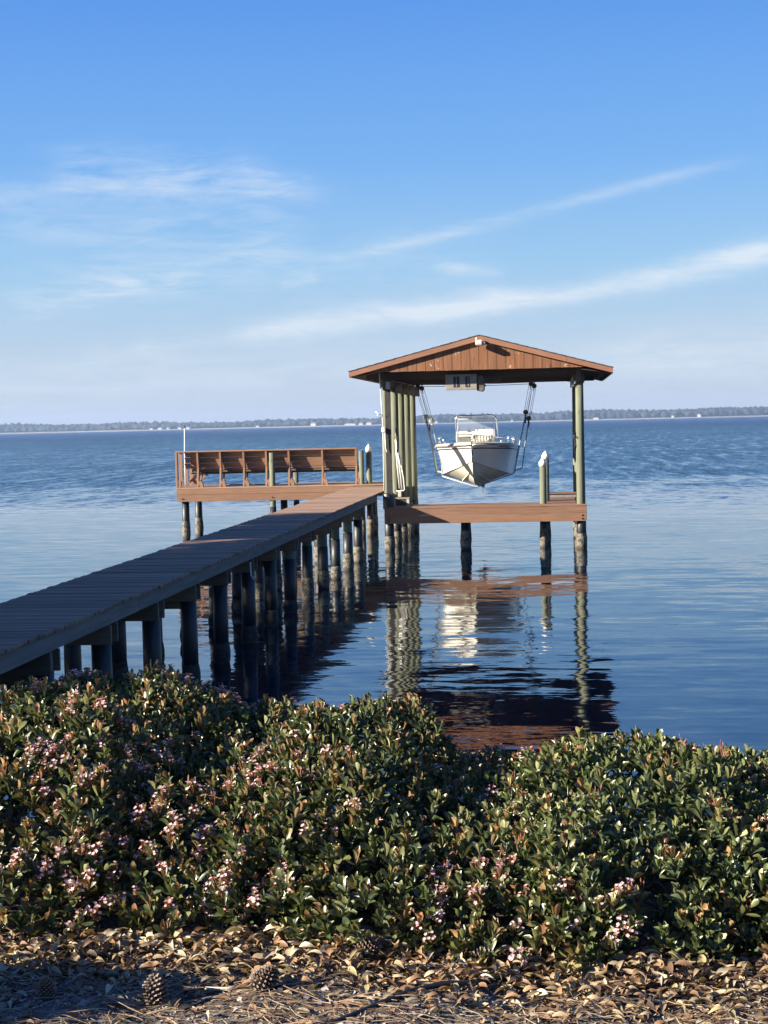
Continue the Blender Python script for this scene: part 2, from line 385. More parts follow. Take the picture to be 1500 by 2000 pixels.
    def mesh(s, name, m_):
        me = bpy.data.meshes.new(name); me.from_pydata(s.v, [], s.f); me.update()
        me.polygons.foreach_set('use_smooth', s.smooth[:len(me.polygons)])
        me.materials.append(m_); return me
def wpos(o):
    p = Vector((0, 0, 0))
    while o: p += o.location; o = o.parent
    return p
def obj(name, mb, m_, parent=None, loc=None, me=None):
    """mb is in world coordinates (loc None) or local coordinates (loc given in world coordinates)"""
    if isinstance(m_, str): m_ = MT[m_]
    if me is None: me = mb.mesh(name, m_)
    o = bpy.data.objects.new(name, me); COL.objects.link(o)
    base = wpos(parent) if parent else Vector((0, 0, 0))
    if parent: o.parent = parent
    o.location = (Vector(loc) if loc is not None else Vector((0, 0, 0))) - base
    return o
def add_bevel(o, w=0.01, seg=2):
    md = o.modifiers.new('bevel', 'BEVEL'); md.width = w; md.segments = seg; md.limit_method = 'ANGLE'; return o
def soup(name, V, F, tint, m_, parent=None, loc=(0, 0, 0), smooth=False):
    """numpy triangle/quad soup with a per-vertex tint"""
    me = bpy.data.meshes.new(name); nv, nf, k = len(V), len(F), F.shape[1]
    me.vertices.add(nv); me.vertices.foreach_set('co', V.astype(np.float32).ravel())
    me.loops.add(nf*k); me.loops.foreach_set('vertex_index', F.astype(np.int32).ravel())
    me.polygons.add(nf); me.polygons.foreach_set('loop_start', (np.arange(nf)*k).astype(np.int32))
    me.polygons.foreach_set('loop_total', np.full(nf, k, np.int32))
    if smooth: me.polygons.foreach_set('use_smooth', np.ones(nf, bool))
    if tint is not None:
        a = me.color_attributes.new('tint', 'FLOAT_COLOR', 'POINT')
        a.data.foreach_set('color', np.c_[tint, np.ones(nv)].astype(np.float32).ravel())
    me.update(); me.validate(); me.materials.append(MT[m_] if isinstance(m_, str) else m_)
    if name == '_mesh': return me
    o = bpy.data.objects.new(name, me); COL.objects.link(o); o.location = loc
    if parent: o.parent = parent; o.location = Vector(loc)-wpos(parent)
    return o
def scatter(tv, tf, pos, rot, scale, cols):
    """place template (verts, faces) at pos with 3x3 rot and scale"""
    n_ = len(pos); V = np.einsum('nij,kj->nki', rot, tv)*scale[:, None, None]+pos[:, None, :]
    F = tf[None]+(np.arange(n_)*len(tv))[:, None, None]
    return V.reshape(-1, 3), F.reshape(-1, tf.shape[1]), np.repeat(cols, len(tv), 0)
def frames(axis, up):
    """rot matrices whose columns are (side, axis, normal)"""
    a = axis/np.linalg.norm(axis, axis=1, keepdims=True)
    s_ = np.cross(a, up); s_ /= np.linalg.norm(s_, axis=1, keepdims=True)+1e-9
    nn = np.cross(s_, a); return np.stack([s_, a, nn], 2)

# ------------------------------------------------------------------ setting: ground, water, far shore, haze
def shore(x):
    return 9.2+1.2*np.sin(x*0.13+1)*0.3 + 19*(1/(1+np.exp((x+11.6)/0.9)))
xs = np.unique(np.round(np.concatenate([np.linspace(-3000, -40, 24), np.linspace(-40, -6, 50), np.linspace(-6, 4, 160), np.linspace(4, 40, 40), np.linspace(40, 3000, 24)]), 4))
ys = np.unique(np.round(np.concatenate([np.linspace(-350, -10, 20), np.linspace(-10, 3.8, 30), np.linspace(3.8, 6.5, 80), np.linspace(6.5, 32, 60)]), 4))
GX, GY = np.meshgrid(xs, ys)
def lump(x, y):
    return 0.012*np.sin(x*5.1+y*2.3)+0.010*np.sin(x*11.7-y*9.1+1)+0.006*np.sin(x*31+y*17)*np.sin(y*41-x*9)
def gz(x, y):
    d = shore(x)-y
    z = 1.5-3.2*(1/(1+np.exp((d-0.2)/0.45))); near_ = np.exp(-((y-5)/6)**2)*np.exp(-(x/8)**2)
    return z+lump(x, y)*near_
GZ = gz(GX, GY); nx_, ny_ = len(xs), len(ys)
idx = np.arange(nx_*ny_).reshape(ny_, nx_)
GF = np.stack([idx[:-1, :-1], idx[:-1, 1:], idx[1:, 1:], idx[1:, :-1]], -1).reshape(-1, 4)
grd = soup('ground', np.stack([GX, GY, GZ], -1).reshape(-1, 3), GF, None, 'soil', smooth=True); grd['kind'] = 'structure'
wt = obj('water', MB().add([(-3000, 6.5, 0), (3000, 6.5, 0), (3000, 3150, 0), (-3000, 3150, 0)], [(0, 1, 2, 3)]), 'water'); wt['kind'] = 'structure'
FY = 2880.0
mb = MB(); vs = []; N = 120
for i in range(N+1):
    x = -3000+6000*i/N; y0 = FY+30*math.sin(x*0.004)+18*math.sin(x*0.013+2)
    vs += [(x, y0-8, -1.5), (x, y0+4, 1.2), (x, y0+40, 3.0), (x, y0+250, 5.0)]
mb.add(vs, [(i*4+k, i*4+4+k, i*4+5+k, i*4+1+k) for i in range(N) for k in range(3)], True)
fs = obj('far_shore_ground', mb, 'farsand'); fs['kind'] = 'structure'
# far wood: thousands of low crowns of uneven height
nT = 5200
tv = []; 
for (rad, z) in ((0.55, -0.5), (1.0, -0.1), (0.75, 0.55), (0.0, 1.0)):
    tv += [(rad*math.cos(k*math.pi/3+z), rad*math.sin(k*math.pi/3+z), z) for k in range(6)]
tv = np.array(tv); tf = np.array([(i*6+k, i*6+(k+1) % 6, (i+1)*6+(k+1) % 6, (i+1)*6+k) for i in range(3) for k in range(6)])
px = rng.uniform(-1900, 1300, nT); row = rng.uniform(0, 1, nT)**1.3
py = FY+30*np.sin(px*0.004)+18*np.sin(px*0.013+2)+22+row*180
hh = 9.6+4.5*row+2.2*np.sin(px*0.0045+1)+1.6*np.sin(px*0.021)+rng.normal(0, 1.3, nT)
V = tv[None]*np.stack([rng.uniform(5, 11, nT), np.full(nT, 7.0), np.full(nT, 1.0)], 1)[:, None, :]
zz = tv[None, :, 2]
V[:, :, 2] = 3+np.where(zz < 0, (zz+0.5)/0.5*hh[:, None]*0.45, hh[:, None]*(0.45+0.55*zz))
V[:, :, 0] += px[:, None]; V[:, :, 1] += py[:, None]
V += rng.normal(0, 0.5, V.shape)
F = tf[None]+(np.arange(nT)*len(tv))[:, None, None]
fw = soup('far_woodland', V.reshape(-1, 3), F.reshape(-1, 4), None, 'farwood'); fw['kind'] = 'stuff'
fw['label'] = 'low wooded shore across the bay'

def far_house(X, w, h, dpt, label, roofh=None):
    y0 = FY+30*math.sin(X*0.004)+18*math.sin(X*0.013+2)+8; z0 = 1.6
    t = thing('far_house', label, 'house', (X, y0, z0), 'houses along the far shore')
    obj('wall', MB().box(X-w/2, X+w/2, y0, y0+dpt, z0, z0+h), 'house', t)
    rh = roofh or h*0.45
    obj('roof', MB().prism([(X-w/2-.5, z0+h+.02), (X+w/2+.5, z0+h+.02), (X+w*.25, z0+h+rh), (X-w*.25, z0+h+rh)], 1, y0-.6, y0+dpt+.6), 'houseroof', t)
    return t
def px2X(x): return (x-1083)/3000*FY*1.0
for x, w, h, lab in ((288, 7, 3.0, 'tiny pale house on the far shore, leftmost of the row left of the thin pole'),
                     (306, 9, 3.4, 'tiny white house second from the left in the far row left of the pole'),
                     (323, 6, 3.0, 'tiny pale house in the middle of the far row left of the pole'),
                     (346, 8, 3.2, 'tiny white house on the far shore just left of the thin white pole'),
                     (363, 8, 3.6, 'tiny white house on the far shore just right of the thin white pole'),
                     (500, 8, 2.8, 'faint small pale house on the far shore above the middle of the bench'),
                     (613, 12, 5.6, 'taller white far-shore building above the right part of the bench'),
                     (688, 26, 3.0, 'long low white waterfront shed on the far shore left of the boathouse'),
                     (710, 9, 3.6, 'small white house at the right end of the long waterfront shed'),
                     (726, 12, 4.2, 'white far-shore house just left of the boathouse corner post'),
                     (857, 7, 3.0, 'tiny house on the far shore above the left gunwale of the boat'),
                     (1002, 5, 2.6, 'tiny pale house on the far shore between boat and right lift cables'),
                     (1165, 12, 3.4, 'low pale house on the far shore just right of the boathouse'),
                     (1312, 5, 3.6, 'small white house on the far shore right of the boathouse'),
                     (1363, 7, 5.2, 'bright white house on the far shore, farthest right of them'),
                     ):
    far_house(px2X(x), w*.8, h*.8, 8, lab)

hz = MB().box(-3100, 3100, -360, 3200, -2.9, 34)
hm = bpy.data.materials.new('haze_air'); hm.use_nodes = True; hm.node_tree.nodes.clear(); hn = NT(hm.node_tree)
pv = hn.new('ShaderNodeVolumePrincipled'); pv.inputs['Color'].default_value = (0.47, 0.68, 1.0, 1); pv.inputs['Density'].default_value = 0.00014; pv.inputs['Anisotropy'].default_value = 0.2
ho = hn.new('ShaderNodeOutputMaterial'); hn.l.new(pv.outputs[0], ho.inputs['Volume'])
haze = obj('haze', hz, hm); haze['kind'] = 'stuff'

# ------------------------------------------------------------------ pilings
def make_pile_meshes():
    out = []
    for q in range(4):
        prof_s = [(0.104, 0.05), (0.107, 0.5), (0.103, 0.98)]
        prof_c = [(0.106, -0.5), (0.108, 0.0), (0.118, 0.06), (0.124, 0.14), (0.128, 0.22), (0.122, 0.30), (0.117, 0.38), (0.112, 0.46), (0.1045, 0.52)]
        out.append((MB().lathe([(0.094, -0.6), (0.096, 0.6), (0.094, 1.0)], 16, seed=q),
                    MB().lathe(prof_s, 18, seed=q),
                    MB().lathe(prof_c, 26, jit=0.045, seed=q+5)))
    return [(a.mesh('piling', MT['post']), b_.mesh('sleeve', MT['sleeve']), c_.mesh('barnacle_crust', MT['crust'])) for a, b_, c_ in out]
PM = make_pile_meshes()
def piling(parent, x, y, ztop, sr=1.0, stop=1.0, crust=1.0, dark=False):
    """timber pile (part) with its black sleeve and barnacle band (sub-parts)"""
    q = random.randrange(4)
    p = obj('piling', None, None, parent, (x, y, 0), me=PM[q][0]) if False else None
    me = PM[q][0]
    p = bpy.data.objects.new('piling', me); COL.objects.link(p); p.parent = parent; p.location = Vector((x, y, 0))-wpos(parent)
    p.scale = (sr, sr, ztop/1.0); p.rotation_euler = (R(random.uniform(-.5, .5)), R(random.uniform(-.5, .5)), random.uniform(0, 6.28))
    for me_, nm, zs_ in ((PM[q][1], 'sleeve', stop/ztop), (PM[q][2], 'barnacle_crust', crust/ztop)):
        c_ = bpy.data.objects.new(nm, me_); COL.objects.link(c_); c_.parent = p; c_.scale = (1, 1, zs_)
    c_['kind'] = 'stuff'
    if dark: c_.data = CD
    return p
CD = PM[1][2].copy(); CD.materials[0] = MT['crustshade']  # shaded copy of the crust, its darkness put into the colour

# ------------------------------------------------------------------ walkway pier
WX0, WX1, ZD = -6.00, -4.68, 1.55
pier = thing('walkway_pier', 'long plank walkway on black sleeved piles running out over the water', 'pier', (-5.34, 7.0, 0))
pitch_ = 0.1435; y = 7.2; k = 0
pm = [MB().cbox(-0.66-random.uniform(0, .012), 0.66+random.uniform(0, .015), -0.067, 0.067, -0.038, 0, 0.005).mesh('plank', MT['plank']) for _ in range(6)]
while y < 45.25:
    p = bpy.data.objects.new('plank', pm[k % 6]); COL.objects.link(p); p.parent = pier
    p.location = Vector(((WX0+WX1)/2+random.uniform(-.007, .007), y, ZD+random.uniform(-.005, .005)))-pier.location
    p.rotation_euler = (R(random.uniform(-.5, .5)), R(random.uniform(-.12, .12)), R(random.uniform(-.18, .18)))
    y += pitch_; k += 1
y = 7.1
for (a, b_) in [(7.1, 12.0), (12.0, 16.9), (16.9, 21.8), (21.8, 26.7), (26.7, 31.5), (31.5, 36.4), (36.4, 40.32)]:
    obj('stringer', MB().cbox(WX1-0.065+random.uniform(-.003, .003), WX1-0.022, a+.003, b_-.003, 1.345, 1.508), 'stringer', pier)
    obj('stringer', MB().cbox(WX0+0.022, WX0+0.065, a+.003, b_-.003, 1.345, 1.508), 'stringer', pier)
    obj('stringer', MB().cbox(-5.36, -5.32, a+.003, b_-.003, 1.352, 1.508), 'stringer', pier)
obj('stringer', MB().cbox(WX0+0.022, WX0+0.065, 40.33, 45.3, 1.345, 1.508), 'stringer', pier)
for i in range(-1, 16):
    yy = 11.95+1.95*i
    if yy > 39: break
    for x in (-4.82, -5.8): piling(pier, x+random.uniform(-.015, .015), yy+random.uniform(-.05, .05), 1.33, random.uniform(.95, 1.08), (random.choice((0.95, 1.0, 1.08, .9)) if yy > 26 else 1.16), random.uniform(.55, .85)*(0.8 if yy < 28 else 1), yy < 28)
    for s_ in (-1, 1):
        e = random.uniform(0, .05)
        obj('cap_beam', MB().cbox(-5.98-e, -4.70+e*.4, yy+s_*0.14-.02, yy+s_*0.14+.02, 1.13, 1.340), 'cap', pier)
    if i % 3 == 1:
        obj('brace', MB().cbox(-5.72, -4.93, yy-.03, yy+.02, 1.02, 1.125), 'cap', pier)
obj('pile_hook', MB().tube([(-4.66, 23.1, 1.32), (-4.655, 23.1, 1.12), (-4.62, 23.1, 1.06), (-4.60, 23.1, 1.10)], 0.012, 6), 'pvc', pier)

# ------------------------------------------------------------------ bench platform
PX0, PX1, PY0, PY1 = -11.36, -4.66, 45.40, 47.55
plat = thing('bench_platform', 'square deck platform with brown fascia at the end of the walkway', 'platform', (-8, 46.4, 0))
y = PY0+.07; zt = 1.60
plm = MB().cbox(-(PX1-PX0)/2, (PX1-PX0)/2, -0.068, 0.068, -0.038, 0).mesh('plank', MT['plank'])
while y < PY1:
    p = bpy.data.objects.new('plank', plm); COL.objects.link(p); p.parent = plat
    p.location = Vector(((PX0+PX1)/2+random.uniform(-.01, .01), y, zt+random.uniform(-.002, .002)))-plat.location; y += 0.1435
obj('fascia_board', MB().cbox(PX0+.02, -5.98, PY0-.0, PY0+.038, 1.385, 1.558), 'fascia', plat)
obj('fascia_board', MB().cbox(PX0+.02, -5.98, PY0-.004, PY0+.036, 1.175, 1.38), 'fascia', plat)
obj('fascia_board', MB().cbox(PX0-.0, PX0+.018, PY0, PY1, 1.18, 1.555), 'fascia', plat)
obj('fascia_board', MB().cbox(PX0+.02, PX1, PY1-.03, PY1, 1.19, 1.555), 'fascia', plat)
obj('joist', MB().cbox(PX0+.1, PX1-.1, 46.4, 46.45, 1.2, 1.555), 'beam', plat)
for x, y_ in ((-11.15, 45.62), (-11.15, 47.35), (-8.42, 47.35), (-5.6, 47.35), (-6.9, 47.35)):
    piling(plat, x, y_, 1.2, 1.05, 1.2, 1.15)
for x, z_ in ((-11.2, 1.26), (-8.44, 1.26)):
    obj('bolt', MB().lathe([(0.022, 0), (0.022, 0.02)], 6), 'black', plat, (x, PY0-.02, z_))
def tall_post(label, x, y, ztop, rad, cap=False, sleeve=True, group=None, cat='post', zs=1.0):
    t = thing('mooring_post', label, cat, (x, y, 0), group)
    obj('pole', MB().lathe([(rad*1.03, -.6), (rad*1.02, 1.0), (rad*.97, ztop)], 18), 'post', t, (x, y, 0))
    if sleeve:
        obj('sleeve', MB().lathe([(rad*1.12, 0.03), (rad*1.12, zs)], 18), 'sleeve', t, (x, y, 0))
        c_ = obj('barnacle_crust', MB().lathe([(rad*1.12, -.4), (rad*1.16, 0.0), (rad*1.25, .12), (rad*1.30, .28), (rad*1.22, .4), (rad*1.14, .52)], 24, jit=.05, seed=int(x*10)), 'crust', t, (x, y, 0)); c_['kind'] = 'stuff'
    if cap:
        obj('cap', MB().lathe([(rad*1.12, -.10), (rad*1.16, -.02), (rad*1.16, 0.0), (rad*.55, .085), (rad*.05, .135)], 16), 'capwhite', t, (x, y, ztop))
    return t
tall_post('green pole standing in front of the middle of the long bench', -8.43, 45.50, 2.60, 0.085, zs=0.98)
tall_post('short green pole without a cap at the right end of the bench', -5.74, 45.62, 2.60, 0.075, zs=1.1)
tall_post('green pole with a white pointed cap beside the bench end', -5.57, 46.1, 2.66, 0.085, cap=True, zs=1.1)
tall_post('low green pole seen beneath the bench seat behind the platform', -8.12, 47.9, 2.05, 0.085, zs=1.0)
pp = thing('white_pole', 'thin white pole rising above the left corner of the bench', 'pole', (-11.22, 46.0, 1.6))
obj('tube', MB().tube([(-11.22, 46.0, 1.6), (-11.215, 46.0, 2.5), (-11.20, 46.0, 3.40)], [.024, .022, .016], 8), 'pvc', pp)
obj('tip', MB().lathe([(.013, 0), (.013, .07), (.004, .085)], 8), 'black', pp, (-11.20, 46.0, 3.40))

# benches
bench = thing('long_bench', 'long brown slatted bench seen from behind along the platform edge', 'bench', (-8.6, 45.8, 1.6))
BY = 45.52
ups = (-10.74, -10.04, -9.32, -8.63, -7.94, -6.92, -5.90)
for x in ups:
    obj('upright', MB().prism([(BY+.02, 1.603), (BY+.15, 1.603), (BY+.33, 2.17), (BY+.30, 2.30), (BY+.215, 2.655), (BY+.06, 2.655), (BY+.12, 2.17)], 0, x-.027, x+.027), 'benchup', bench)
    obj('foot_block', MB().prism([(x+.03, 1.603), (x+.17, 1.603), (x+.135, 1.77), (x+.03, 1.79)], 1, BY+.04, BY+.16), 'benchup', bench)
    obj('seat_support', MB().prism([(BY+.30, 1.62), (BY+.38, 1.62), (BY+.62, 1.97), (BY+.52, 2.0)], 0, x-.005, x+.035), 'benchup', bench)
def tilt_board(z0, z1, y0, y1, name='back_board', xa=-10.99, xb=-5.88, par=bench):
    # board leaning away from the viewer with height
    t = .035
    obj(name, MB().prism([(y0, z0), (y0+t, z0), (y1+t, z1), (y1, z1)], 0, xa, xb), 'bench', par)
tilt_board(2.175, 2.318, BY+.36, BY+.315)
tilt_board(2.322, 2.490, BY+.312, BY+.27)
tilt_board(2.494, 2.655, BY+.267, BY+.225)
obj('top_rail', MB().cbox(-11.41, -5.85, BY+.04, BY+.34, 2.66, 2.697), 'bench', bench)
for k in range(4):
    obj('seat_slat', MB().cbox(-10.99, -5.88, BY+.37+k*.125, BY+.485+k*.125, 2.115+.003*k, 2.15+.003*k), 'bench', bench)
obj('seat_rail', MB().cbox(-10.99, -5.9, BY+.84, BY+.88, 1.97, 2.112), 'beam', bench)
obj('seat_rail', MB().cbox(-10.99, -5.9, BY+.40, BY+.43, 2.04, 2.112), 'beam', bench)
side = thing('end_bench', 'short brown bench on the left platform end with slanted supports', 'bench', (-11.2, 46.4, 1.6))
obj('corner_post', MB().cbox(-11.40, -11.34, BY-.01, BY+.10, 1.603, 2.655), 'benchup', side)
obj('foot_block', MB().cbox(-11.335, -11.24, BY, BY+.1, 1.603, 1.80), 'benchup', side)
for k, z0 in enumerate((2.16, 2.335, 2.505)):
    obj('back_board', MB().prism([(-11.10+.0, z0), (-11.07, z0), (-11.14+.03, z0+.155), (-11.16, z0+.155)], 1, BY+.15, 47.4).box(-11.0, -10.72, BY+.32-.03*k, BY+.35-.03*k, z0, z0+.155), 'bench', side)
for yy in (45.8, 46.5, 47.2):
    obj('upright', MB().cbox(-11.36, -11.25, yy-.02, yy+.02, 1.603, 2.65), 'benchup', side)
    obj('brace', MB().prism([(-11.25, 1.62), (-11.16, 1.62), (-10.78, 1.93), (-10.80, 1.99)], 1, yy-.018, yy+.018), 'benchup', side)
for s_ in (0, 1):
    obj('brace', MB().prism([(-10.98, 1.84-.02*s_), (-10.90, 1.78), (-10.70, 2.02), (-10.76, 2.07)] if s_ == 0 else [(-10.99, 1.80), (-10.92, 1.86), (-10.72, 1.66), (-10.78, 1.61)], 1, BY+.24+.05*s_, BY+.28+.05*s_), 'bench', side)
for k in range(4):
    obj('seat_slat', MB().cbox(-11.08+k*.11, -10.98+k*.11, BY+.45, 47.4, 1.99, 2.027), 'bench', side)

# ------------------------------------------------------------------ boathouse
BF = 40.45
bh = thing('boathouse', 'open boathouse with brown gabled roof on tall green poles', 'boathouse', (-1.85, 44.3, 0))
def post(x, y, ztop, rad=0.112, crust=True, sl=1.0):
    p = obj('post', MB().lathe([(rad*1.04, -.6), (rad*1.02, 1.5), (rad*.98, 3.0), (rad*.92, ztop)], 20, jit=.006, seed=int(y*7)), 'post', bh, (x, y, 0))
    obj('sleeve', MB().lathe([(rad*1.13, .04), (rad*1.13, sl)], 20), 'sleeve', p, (x, y, 0))
    c_ = obj('barnacle_crust', MB().lathe([(rad*1.1, -.5), (rad*1.16, 0.0), (rad*1.24, .07), (rad*1.28, .17), (rad*1.24, .28), (rad*1.14, .40)], 26, jit=.06, seed=int(y*13)), 'crust', p, (x, y, 0)); c_['kind'] = 'stuff'
    return p
LY = (40.62, 42.45, 44.2, 46.0, 47.85)
for i, yy in enumerate(LY): post(-4.40+(.02 if i else 0), yy, 4.555 if i == 0 else 4.40)
for yy in (40.62, 44.3, 47.85): post(0.68, yy, 4.555 if yy < 41 else 4.4)
# short piles carrying the front deck
piling(bh, -2.39, 40.75, 0.78, 1.08, 0.78, 1.0)
piling(bh, -2.39, 41.6, 0.78, 1.0, 0.78, 1.0)
# lower front deck
DZ = 1.175
obj('fascia_board', MB().cbox(-4.50, 0.815, BF-.04, BF, 0.955, 1.128), 'fascia', bh)
obj('fascia_board', MB().cbox(-4.50, 0.810, BF-.036, BF+.004, 0.735, 0.950), 'fascia', bh)
obj('fascia_board', MB().cbox(0.782, 0.818, BF+.01, 44.4, 0.75, 1.128), 'fascia', bh)
for k in range(9):
    y0 = BF-.052+k*.1435
    if k == 0: obj('plank', MB().cbox(-4.5, .83, y0, y0+.136, DZ-.042, DZ), 'fascia', bh)
    else: obj('plank', MB().cbox(-4.2, .56, y0, y0+.136, DZ-.042, DZ), 'fascia', bh)
for k in range(9):
    y0 = BF-.052+(9+k*2)*.1435
    for j in (0, 1):
        if y0+.1435*j < 44.2: obj('plank', MB().cbox(-.34, .56, y0+.1435*j, y0+.1435*j+.136, DZ-.042, DZ), 'fascia', bh)
for bx_ in (-4.38, .70):
    for bz_ in (.80, .89):
        obj('bolt', MB().lathe([(.022, 0), (.022, .018), (.008, .026)], 8), 'black', bh, (bx_, BF-.036, bz_)).rotation_euler = (R(90), 0, 0)
# raised box at the back of the right finger deck
obj('step_riser', MB().cbox(-.30, .60, 43.9, 43.94, DZ+.004, 1.285), 'grey', bh)
obj('step_tread', MB().cbox(-.32, .60, 43.86, 44.25, 1.288, 1.325), 'fascia', bh)
# stairs between walkway and lower deck at the left row of posts
for (xa, xb, ya, yb, z) in ((-4.30, -3.90, 41.15, 41.5, 1.385), (-4.62, -4.56, 40.9, 45.3, 1.50)):
    obj('stair_tread', MB().cbox(xa, xb, ya, yb, z-.035, z), 'greybeam', bh)
obj('stair_riser', MB().cbox(-4.27, -3.93, 41.17, 41.21, DZ+.004, 1.347), 'boardshade', bh)
obj('stair_trim', MB().cbox(-3.97, -3.90, 41.13, 41.165, DZ+.004, 1.347), 'whitetrim', bh)
obj('stair_trim', MB().cbox(-4.25, -4.16, 41.6, 41.63, 1.39, 1.56), 'whitetrim', bh)
# wrap on the front left post, and an added dark strip as its shaded side
obj('post_collar', MB().lathe([(.15, 0), (.155, .02), (.155, .40), (.14, .43)], 14), 'black', bh, (-4.40, 40.60, 1.12))
obj('post_shade_strip', MB().cbox(-4.43, -4.275, 40.47, 40.50, 1.5, 4.28), 'boardshade', bh)
# beams under the roof
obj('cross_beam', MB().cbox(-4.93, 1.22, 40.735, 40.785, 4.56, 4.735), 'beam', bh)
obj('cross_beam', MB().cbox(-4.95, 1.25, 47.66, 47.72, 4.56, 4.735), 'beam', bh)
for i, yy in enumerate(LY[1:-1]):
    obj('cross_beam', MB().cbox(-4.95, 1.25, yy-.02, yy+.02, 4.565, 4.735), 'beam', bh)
for xx in (-4.56, -4.28):
    obj('side_beam', MB().cbox(xx-.02, xx+.02, 40.82, 47.64, 4.36, 4.555), 'greybeam', bh)
for xx in (.54, .80):
    obj('side_beam', MB().cbox(xx-.02, xx+.02, 40.82, 47.64, 4.36, 4.555), 'greybeam', bh)
for i in range(4):
    obj('blocking', MB().cbox(-4.255, -4.06, LY[i]+.9, LY[i]+.96, 4.20, 4.49), 'greybeam', bh)
obj('post_cap_board', MB().cbox(-4.40, -4.29, 40.49, 40.52, 4.30, 4.498), 'whitetrim', bh)
obj('post_cap_board', MB().cbox(.61, .72, 40.46, 40.49, 4.36, 4.69), 'cap', bh)
# gable siding: one board between each pair of grooves
PKX, EL_, ER_, ZE, ZP = -1.875, -5.30, 1.535, 4.79, 5.645
def roofz(x): return ZP-(ZP-ZE)*(abs(x-PKX)/(PKX-EL_)) if x < PKX else ZP-(ZP-ZE+.07)*((x-PKX)/(ER_-PKX))
zb = 4.735; x = -5.15; bw = 0.2325; siding_y = 40.03
while x < 1.40:
    x1 = min(x+bw-.012, 1.40); a, b_ = roofz(x)-.10, roofz(x1)-.10; low = zb+random.uniform(-.004, .004)
    pts = [(x, low), (x1, low)]
    if b_ > low: pts.append((x1, b_))
    if x < PKX < x1: pts.append((PKX, ZP-.10))
    if a > low: pts.append((x, a))
    if len(pts) >= 3 and max(a, b_) > low+.015:
        obj('siding_board', MB().prism(pts, 1, siding_y+random.uniform(-.002, .002), siding_y+.02), 'siding', bh)
    x += bw
obj('siding_backing', MB().prism([(-4.90, zb+.01), (1.10, zb+.01), (PKX, ZP-.16)], 1, siding_y+.024, siding_y+.05), 'boardshade', bh)
# roof slabs, soffit, rakes, shingles
YR0, YR1 = 39.94, 48.15
def slab(xa, za, xb, zb_, lo, hi, y0, y1, name, m__):
    return obj(name, MB().prism([(xa, za+lo), (xb, zb_+lo), (xb, zb_+hi), (xa, za+hi)], 1, y0, y1), m__, bh)
zr = roofz(ER_)
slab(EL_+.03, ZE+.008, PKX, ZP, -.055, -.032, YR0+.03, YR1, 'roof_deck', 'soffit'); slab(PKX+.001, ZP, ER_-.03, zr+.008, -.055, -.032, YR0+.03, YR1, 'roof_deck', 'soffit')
for (xa, za, xb, zb_) in ((EL_, ZE, PKX, ZP), (PKX+.001, ZP, ER_, zr)):
    n_ = 14
    for i in range(n_):
        t0, t1 = i/n_, (i+1)/n_+.012
        if xa < PKX: t0, t1 = i/n_-.012, (i+1)/n_
        t0 = max(t0, -.004); t1 = min(t1, 1.004)
        # each course overlaps the one below it
        down = .010; X0, X1 = xa+(xb-xa)*t0, xa+(xb-xa)*t1; Z0, Z1 = za+(zb_-za)*t0, za+(zb_-za)*t1
        hi0, hi1 = (down, 0) if xa < PKX else (0, down)
        obj('shingle_course', MB().prism([(X0, Z0-.030+hi0), (X1, Z1-.030+hi1), (X1, Z1-.012+hi1), (X0, Z0-.012+hi0)], 1, YR0-.012+random.uniform(-.004, .004), YR1+.02), 'shingle', bh)
obj('rake_board', MB().prism([(EL_, ZE-.165), (PKX-.001, ZP-.165), (PKX-.001, ZP-.034), (EL_, ZE-.034)], 1, YR0-.006, YR0+.028), 'rake', bh)
obj('rake_board', MB().prism([(PKX+.001, ZP-.165), (.35, roofz(.35)-.165), (.35, roofz(.35)-.034), (PKX+.001, ZP-.034)], 1, YR0-.006, YR0+.028), 'rake', bh)
obj('rake_board', MB().prism([(.354, roofz(.354)-.165), (ER_, zr-.155), (ER_, zr-.034), (.354, roofz(.354)-.034)], 1, YR0-.003, YR0+.031), 'rake', bh)
for xe, ze, s_ in ((EL_, ZE, 1), (ER_, zr, -1)):
    obj('eave_board', MB().cbox(min(xe, xe+s_*.03), max(xe, xe+s_*.03), YR0+.032, YR1, ze-.17, ze-.04), 'rake', bh)
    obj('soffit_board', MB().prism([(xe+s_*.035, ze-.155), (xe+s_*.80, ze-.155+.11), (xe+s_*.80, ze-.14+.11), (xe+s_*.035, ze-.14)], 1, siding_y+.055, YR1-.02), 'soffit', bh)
for k in range(11):
    yy = 40.9+k*.7
    for (xa, za, xb, zb_) in ((EL_+.05, ZE, PKX-.02, ZP), (PKX+.02, ZP, ER_-.05, zr)):
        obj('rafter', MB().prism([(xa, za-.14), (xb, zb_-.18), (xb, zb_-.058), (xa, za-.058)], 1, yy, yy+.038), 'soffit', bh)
obj('hanger_block', MB().cbox(-1.53, -1.35, 40.68, 40.73, 4.42, 4.55), 'beam', bh)
# gable at the back
obj('rear_siding', MB().prism([(-4.95, zb), (1.15, zb), (PKX, ZP-.14)], 1, 47.98, 48.0), 'siding', bh)

